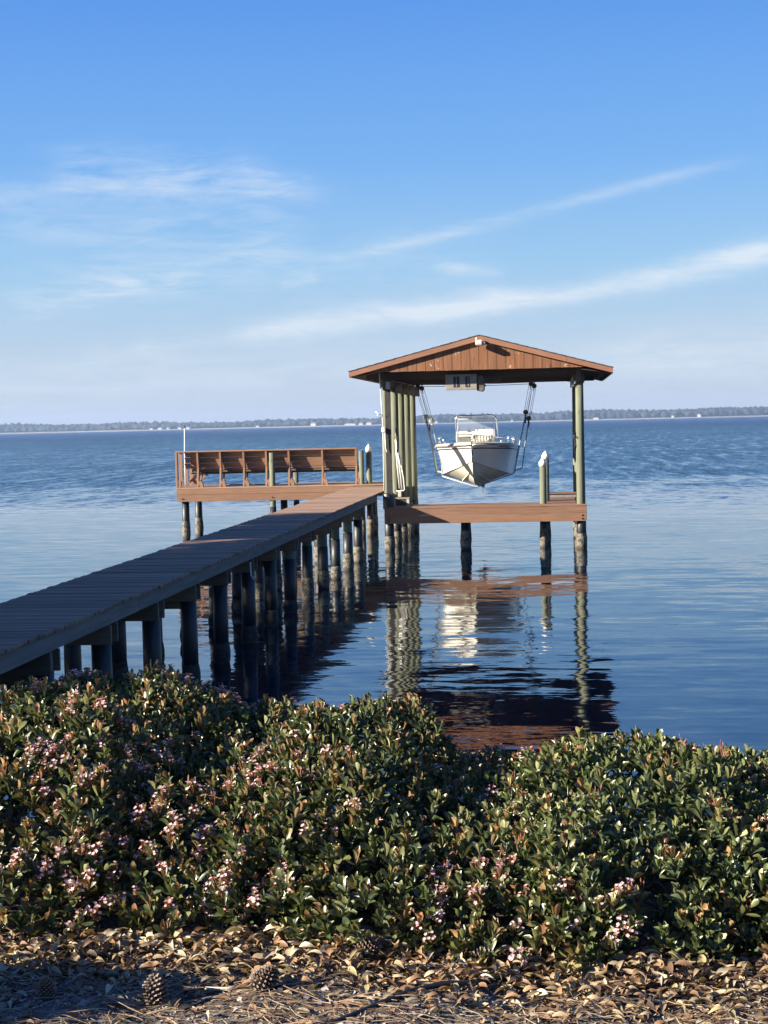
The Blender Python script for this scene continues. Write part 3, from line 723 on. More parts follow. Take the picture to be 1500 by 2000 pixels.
# floodlight
fl = thing('floodlight', 'small grey floodlight on the gable under the roof peak', 'lamp', (-1.9, 40.0, 5.4))
obj('base', MB().lathe([(.055, 0), (.055, .03), (.03, .05)], 12), 'lampgrey', fl, (-1.87, 40.02, 5.47)).rotation_euler = (R(90), 0, 0)
obj('arm', MB().tube([(-1.87, 39.98, 5.47), (-1.87, 39.84, 5.46)], .018, 8), 'lampgrey', fl)
add_bevel(obj('lamp_head', MB().prism([(39.70, 5.36), (39.92, 5.36), (39.92, 5.46), (39.82, 5.50), (39.70, 5.43)], 0, -1.97, -1.80), 'lampgrey', fl), .012)
obj('lens', MB().box(-1.955, -1.815, 39.715, 39.89, 5.350, 5.358), 'capwhite', fl)
add_bevel(obj('sensor', MB().lathe([(.028, 0), (.032, .03), (.02, .055)], 10), 'capwhite', fl, (-1.94, 39.82, 5.50)), .004)
add_bevel(obj('lamp_head', MB().prism([(39.74, 5.36), (39.90, 5.36), (39.90, 5.44), (39.74, 5.42)], 0, -1.795, -1.72), 'lampgrey', fl), .01)

# conduit and cords on the front left post
cd = thing('conduit', 'thin pale pipe with a switch box down the front left pole', 'pipe', (-4.52, 40.45, 1.6))
obj('pipe', MB().tube([(-4.55, 40.40, 4.72), (-4.53, 40.45, 4.3), (-4.49, 40.46, 3.3), (-4.50, 40.46, 1.62)], .016, 8), 'pvc', cd)
add_bevel(obj('switch_box', MB().cbox(-4.53, -4.44, 40.39, 40.45, 3.17, 3.30), 'pvc', cd), .01)
obj('plug', MB().tube([(-4.44, 40.42, 3.19), (-4.43, 40.42, 2.75), (-4.40, 40.42, 2.65), (-4.37, 40.42, 2.64)], .012, 6), 'pvc', cd)
hs = thing('hung_pipes', 'bundle of pale pipes and hose hanging beside the second left pole', 'pipes', (-4.25, 41.6, 1.6))
for k, (xa, xb) in enumerate(((-4.27, -4.20), (-4.24, -4.17), (-4.21, -4.13))):
    obj('pipe', MB().tube([(xa-.01, 41.55, 2.95-.1*k), (xa+.02, 41.56, 2.3), (xb, 41.57, 1.62)], .018, 8), 'pvc' if k != 1 else 'steel', hs)
obj('hose', MB().tube([(-4.27, 41.5, 3.10), (-4.24, 41.5, 2.7), (-4.17, 41.5, 2.55), (-4.15, 41.5, 2.35), (-4.19, 41.5, 2.2)], .012, 6), 'pvc', hs)
obj('hose', MB().tube([(-4.26, 41.48, 3.2), (-4.20, 41.48, 2.8), (-4.22, 41.48, 2.6), (-4.14, 41.48, 2.2)], .012, 6), 'pvc', hs)
obj('elbow_pipe', MB().tube([(-4.13, 41.45, 2.25), (-4.07, 41.45, 1.9), (-4.05, 41.45, 1.60), (-4.08, 41.45, 1.565), (-4.27, 41.45, 1.56)], .015, 8), 'pvc', hs)
obj('black_cord', MB().tube([(-4.26, 41.46, 3.25), (-4.25, 41.46, 3.0), (-4.21, 41.46, 2.9), (-4.23, 41.46, 2.6)], .02, 6), 'black', hs)
tag(obj('wall_bracket', MB().tube([(-4.53, 40.4, 3.62), (-4.60, 40.4, 3.66), (-4.68, 40.4, 3.72)], .012, 6).tube([(-4.60, 40.4, 3.66), (-4.64, 40.4, 3.60)], .01, 6), 'pvc'), 'small pale bracket sticking out left of the front left pole', 'bracket')
rp = tag(obj('hanging_rope', MB().tube([(.53, 40.6, 3.05), (.52, 40.58, 2.95), (.55, 40.56, 2.7), (.50, 40.58, 2.62), (.54, 40.6, 2.5), (.57, 40.6, 2.72)], .014, 6).tube([(.57, 40.6, 3.05), (.49, 40.56, 2.98), (.57, 40.5, 2.92)], .02, 6), 'black'), 'dark rope hanging on the front right pole', 'rope')
for dz_ in (0, .09, .2):
    pass
wr = thing('wall_hooks', 'row of small wire hooks near the top of the front right pole', 'hooks', (.5, 40.55, 4.2))
for zz_ in (4.42, 4.34, 4.26):
    obj('hook', MB().tube([(.57, 40.52, zz_), (.50, 40.5, zz_), (.47, 40.5, zz_+.02)], .007, 5), 'steel', wr)
obj('wire', MB().tube([(.0, 40.55, 4.50), (.2, 40.5, 4.42), (.40, 40.5, 4.38), (.56, 40.5, 4.36)], .006, 5), 'black', wr)

# ------------------------------------------------------------------ mooring posts at right
tall_post('shorter green mooring post with white pointed cap on the right deck', -.31, 41.0, 2.27, .088, cap=True, zs=.95)
tall_post('taller mooring post with white pointed cap standing just behind the shorter one', -.24, 42.1, 2.42, .095, cap=True, zs=.95)

# ------------------------------------------------------------------ boat lift
lift = thing('boat_lift', 'electric boat lift with beige motor box, pulleys and steel cables', 'boat lift', (-2.3, 40.7, 4.4))
mbx = add_bevel(obj('motor_box', MB().cbox(-2.81, -1.99, 40.42, 40.70, 4.235, 4.64), 'motorbox', lift), .035, 3)
MY = 40.42
for (xa, xb) in ((-2.60, -2.44), (-2.29, -2.17)):
    d_ = obj('decal', MB().box(xa, xb, MY-.006, MY-.002, 4.30, 4.58), 'decal', mbx)
    for q in range(3 if xb-xa > .13 else 2):
        for z_ in range(7):
            x0 = xa+.022+q*.045; z0 = 4.32+z_*.035
            obj('print', MB().box(x0, x0+.022, MY-.008, MY-.0065, z0, z0+.018+.008*((z_*7+q) % 2)), 'decaltext', lift) if q == 1 else None
add_bevel(obj('gear_box', MB().prism([(-1.99, 4.20), (-1.84, 4.17), (-1.79, 4.22), (-1.79, 4.54), (-1.84, 4.60), (-1.99, 4.60)], 1, 40.45, 40.70), 'gearbox', lift), .02)
obj('shaft', MB().tube([(-1.95, 40.46, 4.38), (-1.95, 44.5, 4.42)], .03, 8), 'cable', lift)
def pulley(x, y, z, r_, m__, tilt=0):
    p = obj('pulley', MB().lathe([(r_*.5, -.035), (r_, -.03), (r_, -.012), (r_*.8, 0), (r_, .012), (r_, .03), (r_*.5, .035)], 14), m__, lift, (x, y, z))
    p.rotation_euler = (R(90), R(tilt), R(12))
    return p
LT = [((-3.84, 43.8, 4.43), (-3.69, 44.6, 3.56)), ((-3.72, 43.8, 4.37), (-3.56, 44.9, 3.44))]
RT = [((-.62, 43.8, 4.42), (-.80, 44.6, 3.63)), ((-.53, 43.8, 4.36), (-.72, 44.9, 3.45))]
for (a, b_), pm_ in [(q, 'palepulley') for q in LT]+[(q, 'pulley') for q in RT]:
    s_ = -1 if a[0] < -2 else 1
    pulley(*a, .068, 'pulley'); pulley(*b_, .07, pm_)
    obj('chain', MB().tube([(a[0]+s_*(-.0), a[1], 4.52), (a[0], a[1], a[2]+.05)], .022, 6), 'cable', lift)
    obj('shackle', MB().tube([(a[0]+s_*-.01, a[1], a[2]-.06), (a[0]+s_*-.02-.02, a[1], a[2]-.11), (a[0]+s_*-.03, a[1], a[2]-.15), (a[0]+s_*-.02+.02, a[1], a[2]-.11), (a[0]-s_*.01, a[1], a[2]-.06)], .010, 6), 'cable', lift)
    for off in (-.055, .055):
        obj('cable', MB().tube([(a[0]+off, a[1], a[2]), (b_[0]+off*.8, b_[1], b_[2])], .0065, 5), 'cable', lift)
    obj('cable', MB().tube([(a[0]-s_*.01, a[1], a[2]-.12), (b_[0], b_[1], b_[2])], .0065, 5), 'cable', lift)
for z_ in (4.40, 4.45):
    obj('cable', MB().tube([(-3.80, 43.8, z_+.03), (-2.7, 43.8, z_), (-2.0, 43.8, z_+.0), (-.60, 43.8, z_+.02)], .008, 5), 'cable', lift)
# slings
BX = -2.28
def flat_strap(pts, w, name, m__, par=lift):
    mb_ = MB(); vs = []
    for p in pts: vs += [(p[0], p[1]-w/2, p[2]), (p[0], p[1]+w/2, p[2]), (p[0]+.008, p[1]+w/2, p[2]+.004), (p[0]+.008, p[1]-w/2, p[2]+.004)]
    F = []
    for i in range(len(pts)-1):
        for k in range(4): F.append((i*4+k, i*4+(k+1) % 4, i*4+4+(k+1) % 4, i*4+4+k))
    return obj(name, mb_.add(vs, F), m__, par)
obj('sling_front', MB().tube([(-3.69, 44.6, 3.50), (-3.52, 44.6, 2.72), (-3.40, 44.6, 1.90), (-3.34, 44.6, 1.86)], .028, 8), 'sling', lift).name = 'sling'
obj('sling', MB().tube([(-3.34, 44.6, 1.86), (-2.28, 44.6, 1.50), (-1.2, 44.6, 1.86)], .02, 8), 'sling', lift)
obj('sling', MB().tube([(-3.56, 44.95, 3.38), (-3.42, 44.95, 2.78)], .018, 8), 'sling', lift)
obj('sling', MB().tube([(-.80, 44.6, 3.56), (-.98, 44.6, 2.75), (-1.16, 44.6, 1.90), (-1.2, 44.6, 1.86)], .022, 8), 'sling', lift)
obj('sling', MB().tube([(-.72, 44.95, 3.38), (-.86, 46.9, 2.75), (-.98, 46.9, 1.95), (-2.28, 46.9, 1.47), (-3.55, 46.9, 1.9)], .018, 8), 'sling', lift)
for q, (x, y_, z_) in enumerate(((-3.63, 44.9, 3.24), (-.81, 44.55, 3.45), (-.73, 44.9, 3.30))):
    obj('cord_knot', MB().tube([(x, y_, z_+.10), (x+.01, y_, z_), (x+.02*(1-q), y_, z_-.14)], [.028, .034, .018], 7), 'blue' if q else 'black', lift)

# ------------------------------------------------------------------ the boat
boat = thing('motor_boat', 'white centre console motor boat hoisted in the boathouse lift', 'boat', (BX, 45.4, 1.5))
ST = np.array([  # s, half sheer, half mid, half chine, z sheer, z chine, z keel
    (0.00, .02, .02, .012, 2.80, 2.30, 2.22), (0.12, .26, .15, .06, 2.80, 2.27, 2.08), (0.35, .56, .38, .20, 2.79, 2.20, 1.90),
    (0.70, .83, .64, .44, 2.775, 2.10, 1.75), (1.20, 1.04, .90, .73, 2.76, 1.99, 1.63), (1.80, 1.15, 1.06, .93, 2.73, 1.90, 1.56),
    (2.60, 1.20, 1.14, 1.04, 2.70, 1.86, 1.52), (3.60, 1.22, 1.17, 1.08, 2.67, 1.84, 1.50), (4.8, 1.21, 1.16, 1.08, 2.65, 1.83, 1.50), (6.0, 1.17, 1.13, 1.06, 2.64, 1.83, 1.51)])
ss = np.concatenate([np.linspace(0, .35, 7)[:-1], np.linspace(.35, 2, 14)[:-1], np.linspace(2, 6, 14)])
def ev(c, s_):
    # smooth Catmull-Rom through the stations
    xs_, ys_ = ST[:, 0], ST[:, c]; d = np.gradient(ys_, xs_)
    i = np.clip(np.searchsorted(xs_, s_)-1, 0, len(xs_)-2); h = xs_[i+1]-xs_[i]; t = (s_-xs_[i])/h
    return ys_[i]*(2*t**3-3*t**2+1)+h*d[i]*(t**3-2*t**2+t)+ys_[i+1]*(-2*t**3+3*t**2)+h*d[i+1]*(t**3-t**2)
BY0 = 42.75
def hull_strip(fa, fb, name, m__, par, smooth=True, rows=5):
    """surface between two station curves, both sides"""
    mb_ = MB()
    for sgn in (-1, 1):
        vs = []; 
        for s_ in ss:
            a, b_ = fa(s_), fb(s_)
            for q in range(rows+1):
                t = q/rows; p = [a[i]*(1-t)+b_[i]*t for i in range(3)]
                if len(a) > 3: p[0] += a[3]*math.sin(math.pi*t)
                vs.append((BX+sgn*p[0], BY0+p[1], p[2]))
        F = [(i*(rows+1)+q, i*(rows+1)+q+1, (i+1)*(rows+1)+q+1, (i+1)*(rows+1)+q) for i in range(len(ss)-1) for q in range(rows)]
        if sgn < 0: F = [x_[::-1] for x_ in F]
        mb_.add(vs, F, smooth)
    return obj(name, mb_, m__, par)
rk = lambda s_, z: 0.35*max(0, (2.8-z))*math.exp(-s_*1.2)          # raked stem
sheer = lambda s_: (float(ev(1, s_)), s_+rk(s_, ev(4, s_)), float(ev(4, s_)))
chine = lambda s_: (float(ev(3, s_)), s_+rk(s_, ev(5, s_)), float(ev(5, s_)))
chine_in = lambda s_: (max(.008, float(ev(3, s_))-.045), s_+rk(s_, ev(5, s_)), float(ev(5, s_))-.004)
keel = lambda s_: (0.0, s_+rk(s_, ev(6, s_)), float(ev(6, s_)))
midc = lambda s_: (*sheer(s_), -0.05*min(1, s_/.8))
hull = hull_strip(lambda s_: midc(s_), chine, 'hull', 'white', boat, rows=8)
hull_strip(chine, chine_in, 'chine', 'white', boat, rows=1)
hull_strip(chine_in, keel, 'hull_bottom', 'bottom', boat, rows=4)
tr = []
sa, ca, ka = sheer(6), chine(6), keel(6)
obj('transom', MB().add([(BX-sa[0], BY0+6, sa[2]), (BX+sa[0], BY0+6, sa[2]), (BX+ca[0], BY0+6, ca[2]), (BX, BY0+6, ka[2]), (BX-ca[0], BY0+6, ca[2])], [(0, 1, 2, 3, 4)]), 'white', boat)
# stripes, rub rail, gunwale, deck, spray strakes
def band(dz0, dz1, out, name, m__):
    def fa(s_):
        t = -dz0/(ev(4, s_)-ev(5, s_)); a, b_ = sheer(s_), chine(s_); p = [a[i]*(1-t)+b_[i]*t for i in range(3)]
        p[0] += -0.05*min(1, s_/.8)*math.sin(math.pi*t)+out; return p
    def fb(s_):
        t = -dz1/(ev(4, s_)-ev(5, s_)); a, b_ = sheer(s_), chine(s_); p = [a[i]*(1-t)+b_[i]*t for i in range(3)]
        p[0] += -0.05*min(1, s_/.8)*math.sin(math.pi*t)+out; return p
    return hull_strip(fa, fb, name, m__, boat, rows=2)
band(-.135, -.165, .010, 'dark_stripe', 'stripe')
rail_pts = {}
for sgn in (-1, 1):
    pts = [(BX+sgn*(sheer(s_)[0]+.012), BY0+sheer(s_)[1]-.01, sheer(s_)[2]-.055) for s_ in ss]
    obj('rub_rail', MB().tube(pts, .020, 8), 'white', boat)
    obj('rub_rail_insert', MB().tube([(x_+sgn*.014, y_-.012, z_) for x_, y_, z_ in pts], .008, 6), 'stripe', boat)
gun_in = lambda s_: (max(0, sheer(s_)[0]-.22*min(1, s_/.5+.05)), sheer(s_)[1]+.10*math.exp(-s_*3), sheer(s_)[2]+.028)
hull_strip(gun_in, lambda s_: (sheer(s_)[0], sheer(s_)[1], sheer(s_)[2]+.005), 'gunwale', 'white', boat, rows=3)
sole = lambda s_: (gun_in(s_)[0]*.97, gun_in(s_)[1], 2.62 if s_ < 1.5 else 2.15)
hull_strip(lambda s_: sole(s_), gun_in, 'inner_liner', 'white', boat, rows=1)
hull_strip(lambda s_: (0, sole(s_)[1], sole(s_)[2]), sole, 'deck', 'white', boat, rows=1)
for frac in (.42,):
    for sgn in (-1, 1):
        pts = []
        for s_ in np.linspace(.25+.35*frac, 5.9, 24):
            a, b_ = keel(s_), chine_in(s_); pts.append((BX+sgn*(a[0]*(1-frac)+b_[0]*frac), BY0+s_+rk(s_, 1.9), a[2]*(1-frac)+b_[2]*frac-.006))
        obj('spray_strake', MB().tube(pts, .018, 6), 'bottom', boat)
obj('stem_band', MB().tube([(BX, BY0+keel(s_)[1]-.006, keel(s_)[2]) for s_ in np.linspace(0.0, 1.2, 14)], .012, 6), 'bottom', boat)
obj('bow_eye', MB().tube([(BX, BY0+.18, 2.36), (BX, BY0+.08, 2.38), (BX, BY0+.08, 2.42), (BX, BY0+.16, 2.44)], .012, 6), 'steel', boat)
# registration marks, too small to read
rs = obj('registration_marks', MB(), 'stripe', boat) if False else None
mbr = MB()
for q in range(7):
    s_ = .62+q*.085; a = sheer(s_); c_ = chine(s_)
    t = .115; x_ = a[0]*(1-t)+c_[0]*t-.018+.016; z_ = a[2]*(1-t)+c_[2]*t
    b2 = sheer(s_+.05); 
    mbr.add([(BX+x_, BY0+s_+.02, z_-.035), (BX+x_+(b2[0]-a[0]), BY0+s_+.07, z_-.035), (BX+x_+(b2[0]-a[0])+.008, BY0+s_+.07, z_+.03), (BX+x_+.008, BY0+s_+.02, z_+.03)], [(0, 1, 2, 3)] if q % 3 else [(0, 1, 2)])
obj('registration_marks', mbr, 'stripe', boat)
# bow rails
for sgn in (-1, 1):
    pts = []; 
    for s_ in (.75, .95, 1.3, 1.8, 2.3, 2.7, 2.9):
        a = sheer(s_); pts.append((BX+sgn*(a[0]-.07), BY0+a[1], a[2]+(.03 if s_ in (.75,) else .20 if s_ < 2.8 else .05)))
    obj('bow_rail', MB().tube(pts, .013, 8), 'steel', boat)
    for s_ in (1.3, 1.95, 2.5):
        a = sheer(s_); obj('rail_stanchion', MB().tube([(BX+sgn*(a[0]-.10), BY0+a[1]+.05, a[2]+.02), (BX+sgn*(a[0]-.07), BY0+a[1], a[2]+.20)], .012, 8), 'steel', boat)
    a = sheer(.9); obj('cleat', MB().tube([(BX+sgn*(a[0]-.12), BY0+.95, a[2]+.06), (BX+sgn*(a[0]-.12), BY0+1.12, a[2]+.06)], .014, 6), 'steel', boat)
# console
CY = BY0+2.75
add_bevel(obj('console', MB().prism([(CY, 2.17), (CY+.75, 2.17), (CY+.75, 3.02), (CY+.42, 3.12), (CY+.18, 3.0)], 0, BX-.56, BX+.52), 'white', boat), .04, 3)
add_bevel(obj('console_seat', MB().cbox(BX-.12, BX+.50, CY-.38, CY-.01, 2.19, 2.78), 'cushion', boat), .03, 3)
for q in range(7):
    x0 = BX-.10+q*.085
    obj('seat_rib', MB().tube([(x0+.04, CY-.035, 2.80), (x0+.04, CY-.02, 2.98)], .038, 8), 'cushion', boat)
add_bevel(obj('seat_back', MB().cbox(BX-.05, BX+.48, CY+.50, CY+.60, 2.92, 3.16), 'cushion', boat), .04, 3)
add_bevel(obj('hatch', MB().cbox(BX-.56, BX-.16, CY-.03, CY-.008, 2.66, 2.96), 'grey', boat), .02)
wsY = CY+.20
fr = [(BX-.62, wsY+.3, 2.6), (BX-.62, wsY+.2, 3.0), (BX-.63, wsY+.12, 3.45), (BX-.60, wsY+.11, 3.53), (BX-.52, wsY+.10, 3.57), (BX+.46, wsY+.10, 3.57), (BX+.56, wsY+.11, 3.52), (BX+.60, wsY+.12, 3.42), (BX+.62, wsY+.2, 3.0), (BX+.64, wsY+.3, 2.6)]
obj('windshield_frame', MB().tube(fr, .022, 8), 'steel', boat)
inn = [(BX-.555, wsY-.02, 2.95), (BX-.55, wsY+.06, 3.47), (BX+.51, wsY+.06, 3.47), (BX+.535, wsY-.02, 2.95)]
obj('windshield', MB().add([(p[0], p[1], p[2]) for p in inn]+[(p[0], p[1]+.006, p[2]) for p in inn], [(0, 3, 2, 1), (4, 5, 6, 7), (0, 1, 5, 4), (1, 2, 6, 5), (2, 3, 7, 6), (3, 0, 4, 7)]), 'acrylic', boat)
obj('windshield_trim', MB().tube(inn, .013, 6), 'white', boat)
obj('compass', MB().lathe([(.05, 0), (.055, .05), (.03, .12)], 10), 'black', boat, (BX-.24, wsY+.18, 3.05))
obj('throttle', MB().tube([(BX+.18, CY+.6, 3.12), (BX+.18, CY+.62, 3.22)], [.03, .045], 8), 'black', boat)
obj('grab_rail', MB().tube([(BX-.55, CY-.02, 3.03), (BX-.2, CY-.42, 3.02), (BX+.1, CY-.62, 2.99), (BX+.62, CY-.5, 2.93), (BX+.98, CY-.2, 2.90)], .013, 8), 'steel', boat)
obj('grab_rail', MB().tube([(BX+.28, CY-.6, 2.975), (BX+.34, CY-.58, 2.72)], .012, 8), 'steel', boat)
# outboard
OY = BY0+6.15
ob = add_bevel(obj('outboard_motor', MB().prism([(OY, 2.5), (OY+.45, 2.45), (OY+.5, 2.85), (OY+.3, 3.0), (OY+.02, 2.95)], 0, BX-.17, BX+.17), 'black', boat), .06, 3)
obj('motor_leg', MB().prism([(OY+.02, 1.45), (OY+.22, 1.42), (OY+.28, 2.5), (OY+.05, 2.5)], 0, BX-.06, BX+.06), 'outboard', boat)
gl = obj('gear_case', MB().tube([(BX, OY-.12, 1.38), (BX, OY, 1.38), (BX, OY+.25, 1.38), (BX, OY+.38, 1.38)], [.02, .07, .07, .03], 12), 'outboard', boat)
obj('skeg', MB().prism([(OY-.02, 1.34), (OY+.25, 1.34), (OY+.22, 1.12), (OY+.12, 1.12)], 0, BX-.012, BX+.012), 'lampgrey', boat)
obj('cavitation_plate', MB().cbox(BX-.13, BX+.13, OY-.05, OY+.38, 1.48, 1.495), 'outboard', boat)
for q in range(3):
    an = q*2*math.pi/3+.5
    obj('propeller_blade', MB().prism([(BX, 1.38), (BX+.13*math.cos(an), 1.38+.13*math.sin(an)), (BX+.12*math.cos(an+.6), 1.38+.12*math.sin(an+.6))], 1, OY+.30, OY+.315), 'steel', boat)
obj('transducer', MB().cbox(BX-.16, BX-.10, BY0+5.98, BY0+6.06, 1.36, 1.52), 'black', boat)

# ------------------------------------------------------------------ shore trees, left of the frame, that shade the walkway
def crown_tree(label, x, y, h, rr_, nleaf, seed, tr=.22):
    q = np.random.default_rng(seed); t = thing('shade_tree', label, 'tree', (x, y, float(gz(np.array(x), np.array(y)))))
    z0 = t.location.z
    pts = [(x, y, z0-.2), (x+.1, y+.05, z0+h*.3), (x-.1, y+.15, z0+h*.6), (x, y, z0+h*.85)]
    obj('trunk', MB().tube(pts, [tr*1.2, tr, tr*.7, tr*.2], 10), 'bark', t)
    lobes = []
    for k in range(15):
        an = q.uniform(0, 6.28); d = rr_*q.uniform(.25, .75); c_ = np.array([x+d*math.cos(an), y+d*math.sin(an), z0+h*q.uniform(.36, .92)])
        lobes.append((c_, rr_*q.uniform(.30, .48)))
        obj('limb', MB().tube([(x, y, z0+h*.35+k*.1), tuple((np.array([x, y, z0+h*.5])+c_)/2+q.normal(0, .1, 3)), tuple(c_)], [tr*.5, tr*.3, tr*.08], 6), 'bark', t)
    pos = []
    for c_, rad in lobes:
        m__ = nleaf//len(lobes); v = q.normal(0, 1, (m__, 3)); v /= np.linalg.norm(v, axis=1, keepdims=True)
        pos.append(c_+v*(rad*q.uniform(.3, 1.0, (m__, 1))**.5)*np.array([1, 1, .7]))
    pos = np.concatenate(pos); n_ = len(pos)
    tv_ = np.array([(-.35, 0, 0), (0, -.15, .02), (.35, 0, 0), (0.25, .8, .03), (0, 1.0, 0), (-.25, .8, .03)])*.20
    tf_ = np.array([(0, 1, 4, 5), (1, 2, 3, 4)])
    rot = frames(q.normal(0, 1, (n_, 3)), q.normal(0, 1, (n_, 3)))
    col = np.array([.045, .075, .022])[None]*q.uniform(.6, 1.4, (n_, 1))
    V_, F_, C_ = scatter(tv_, tf_, pos, rot, q.uniform(.7, 1.3, n_), col)
    cr = soup('crown', V_, F_, C_, 'crown', t, (0, 0, 0)); cr['kind'] = 'stuff'
    cr.location = -t.location
    return t
crown_tree('small bushy tree under the leaning trees beside the walkway', -12.9, 12.3, 5.2, 2.3, 9000, 8, .12)
crown_tree('leaning broadleaf tree close beside the walkway at the shore, foremost', -13.2, 9.2, 8.6, 3.3, 13000, 5)
crown_tree('leaning broadleaf tree close beside the walkway, second along the shore', -13.6, 15.6, 8.6, 3.5, 13000, 6)
crown_tree('leaning broadleaf tree close beside the walkway, farthest along the point', -13.9, 21.6, 8.4, 3.5, 13000, 7)
crown_tree('broad evergreen tree on the point left of the walkway, nearest the water', -24.5, 19.0, 11.5, 4.6, 15000, 1)
crown_tree('broad evergreen tree on the shore left of the walkway, second from the water', -23.5, 12.5, 11.0, 4.6, 15000, 2)
crown_tree('broad evergreen tree on the shore left of the walkway, third from the water', -22.5, 6.5, 10.0, 4.2, 14000, 3)
crown_tree('broad evergreen tree on the shore left of the walkway, farthest from the water', -19.0, 2.6, 8.5, 3.6, 14000, 4)
#SHRUBS
# ------------------------------------------------------------------ flowering shrubs of the hedge
def leaf_template(nl=6, cup=.12, curl=.10, w=.21, ob=.62):
    """obovate leaf of length 1 along +y, folded along its midrib"""
    vs, fs = [], []
    for i in range(nl):
        t = i/(nl-1); ww = w*float(np.interp(t, (0, .2, .45, .7, .88, 1), (.10, .38, .80, 1.0, .84, .30)))
        zc = curl*math.sin(t*2.2)-curl*.9*t*t
        vs += [(-ww, t, zc+cup*ww*1.8), (0, t, zc), (ww, t, zc+cup*ww*1.8)]
    for i in range(nl-1):
        for k in (0, 1): fs.append((i*3+k, i*3+k+1, i*3+4+k, i*3+3+k))
    return np.array(vs), np.array(fs)
LV = [leaf_template(6, c_, u_, w_) for c_, u_, w_ in ((.55, .10, .20), (.3, -.08, .22), (.9, .16, .18), (.15, .12, .23))]
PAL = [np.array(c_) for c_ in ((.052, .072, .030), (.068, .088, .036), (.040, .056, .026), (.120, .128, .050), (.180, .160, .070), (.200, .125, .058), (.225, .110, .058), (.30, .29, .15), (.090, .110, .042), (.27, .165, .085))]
def leaf_mesh(ti, ci):
    V_, F_ = LV[ti]; return soup('_mesh', V_, F_, np.tile(PAL[ci]*rng.uniform(.8, 1.12), (len(V_), 1)), 'leaf', smooth=True)
LM = {(a, b_): None for a in range(4) for b_ in range(len(PAL))}
def flower_mesh(kind, seed):
    """panicle of small five-petalled blossoms or of upright buds"""
    q = np.random.default_rng(seed); V_, F_, C_ = [], [], []
    def quad(a, b_, c_, d, col):
        k = len(V_); V_.extend([a, b_, c_, d]); F_.append((k, k+1, k+2, k+3)); C_.extend([col]*4)
    nfl = 15 if kind == 'blossom' else 9
    for i in range(nfl):
        an = q.uniform(0, 6.28); rr_ = q.uniform(.004, .034); h = .075-rr_*1.0+q.uniform(-.018, .012) if kind == 'blossom' else q.uniform(.02, .075)
        c_ = np.array([rr_*math.cos(an), rr_*math.sin(an), h]); d = c_+np.array([0, 0, .03]); d = d/np.linalg.norm(d)
        d = d+q.normal(0, .25, 3); d /= np.linalg.norm(d); s_ = np.cross(d, [.3, .5, .8]); s_ /= np.linalg.norm(s_); w = np.cross(s_, d)
        stem = np.array((.22, .09, .07)); b0 = np.array([0, 0, 0.0])
        quad(b0-.0012*s_, b0+.0012*s_, c_+.0012*s_, c_-.0012*s_, stem)
        if kind == 'blossom' and i % 4:
            pk = np.array((.66, .36, .40))*q.uniform(.8, 1.15); pk = pk+(np.array((.80, .70, .70))-pk)*q.uniform(0, .5)
            for k in range(5):
                a1 = k*1.2566+q.uniform(0, .3); e = math.cos(a1)*s_+math.sin(a1)*w; e2 = -math.sin(a1)*s_+math.cos(a1)*w
                L = .0085; quad(c_, c_+e*L*.6-e2*L*.38+d*.002, c_+e*L+d*.0025, c_+e*L*.6+e2*L*.38+d*.002, pk)
        else:
            pk = np.array((.52, .20, .20)) if kind == 'blossom' else np.array((.34, .14, .09))*q.uniform(.8, 1.3)
            L = .011 if kind == 'blossom' else .020; ww = .0032
            for (sa_, sb_) in ((s_, w), (w, -s_)):
                quad(c_, c_+d*L*.5+sa_*ww, c_+d*L, c_+d*L*.5-sa_*ww, pk)
    return soup('_mesh', np.array(V_), np.array(F_), np.array(C_), 'petal')
FM = {'blossom': [flower_mesh('blossom', k) for k in range(5)], 'bud': [flower_mesh('bud', k+20) for k in range(4)]}

SH = [  # cx, cy, rx, ry, ztop, bronze, blossoms, buds, label
    (-3.35, 7.0, .85, 1.5, 2.12, .5, 30, 4, 'leafy flowering shrub cut off by the left edge of the hedge'),
    (-2.22, 7.05, .72, 1.62, 2.20, .60, 190, 8, 'tallest bronze tinged shrub mound under the walkway at left'),
    (-1.52, 7.10, .62, 1.60, 2.01, .55, 190, 8, 'pink flowering shrub just right of the tallest mound at left'),
    (-.98, 6.95, .55, 1.45, 2.075, .45, 80, 14, 'rounded olive shrub in the middle of the hedge with scattered pink blossom'),
    (-.42, 6.75, .56, 1.30, 1.83, .40, 60, 10, 'lower shrub with pink clusters at the dip right of the hedge middle'),
    (.30, 6.45, .68, 1.18, 2.01, .20, 18, 34, 'pale green sunlit shrub mound with pink bud spikes, right of the dip'),
    (.95, 6.55, .72, 1.22, 1.91, .18, 8, 18, 'green glossy shrub at the right edge of the photo'),
]
PW = 2.6
def sd_(p, s_):
    z0 = 1.42; d = np.abs((p-np.array([s_[0], s_[1], z0]))/np.array([s_[2], s_[3], s_[4]-z0]))
    return (d[:, 0]**PW+d[:, 1]**PW+d[:, 2]**PW)**(1/PW)
SH.insert(5, (-.14, 6.22, .52, .98, 1.87, .4, 26, 6, 'low leafy shrub filling the hedge front right of the middle, below the dip'))
SH.insert(4, (-.70, 6.28, .50, .92, 1.93, .45, 24, 6, 'low leafy shrub at the hedge front below the middle mound, left of the dip'))
SH = [(a, b_-.10, c_, d, e-.045, *k) for a, b_, c_, d, e, *k in SH]
camp = np.array([0, 0, 3.4])
def visible(p):
    d = p-camp; z = d@np.array(f); return (np.abs(d@np.array(r2)/z) < .262) & (np.abs(d@np.array(u2)/z) < .345)
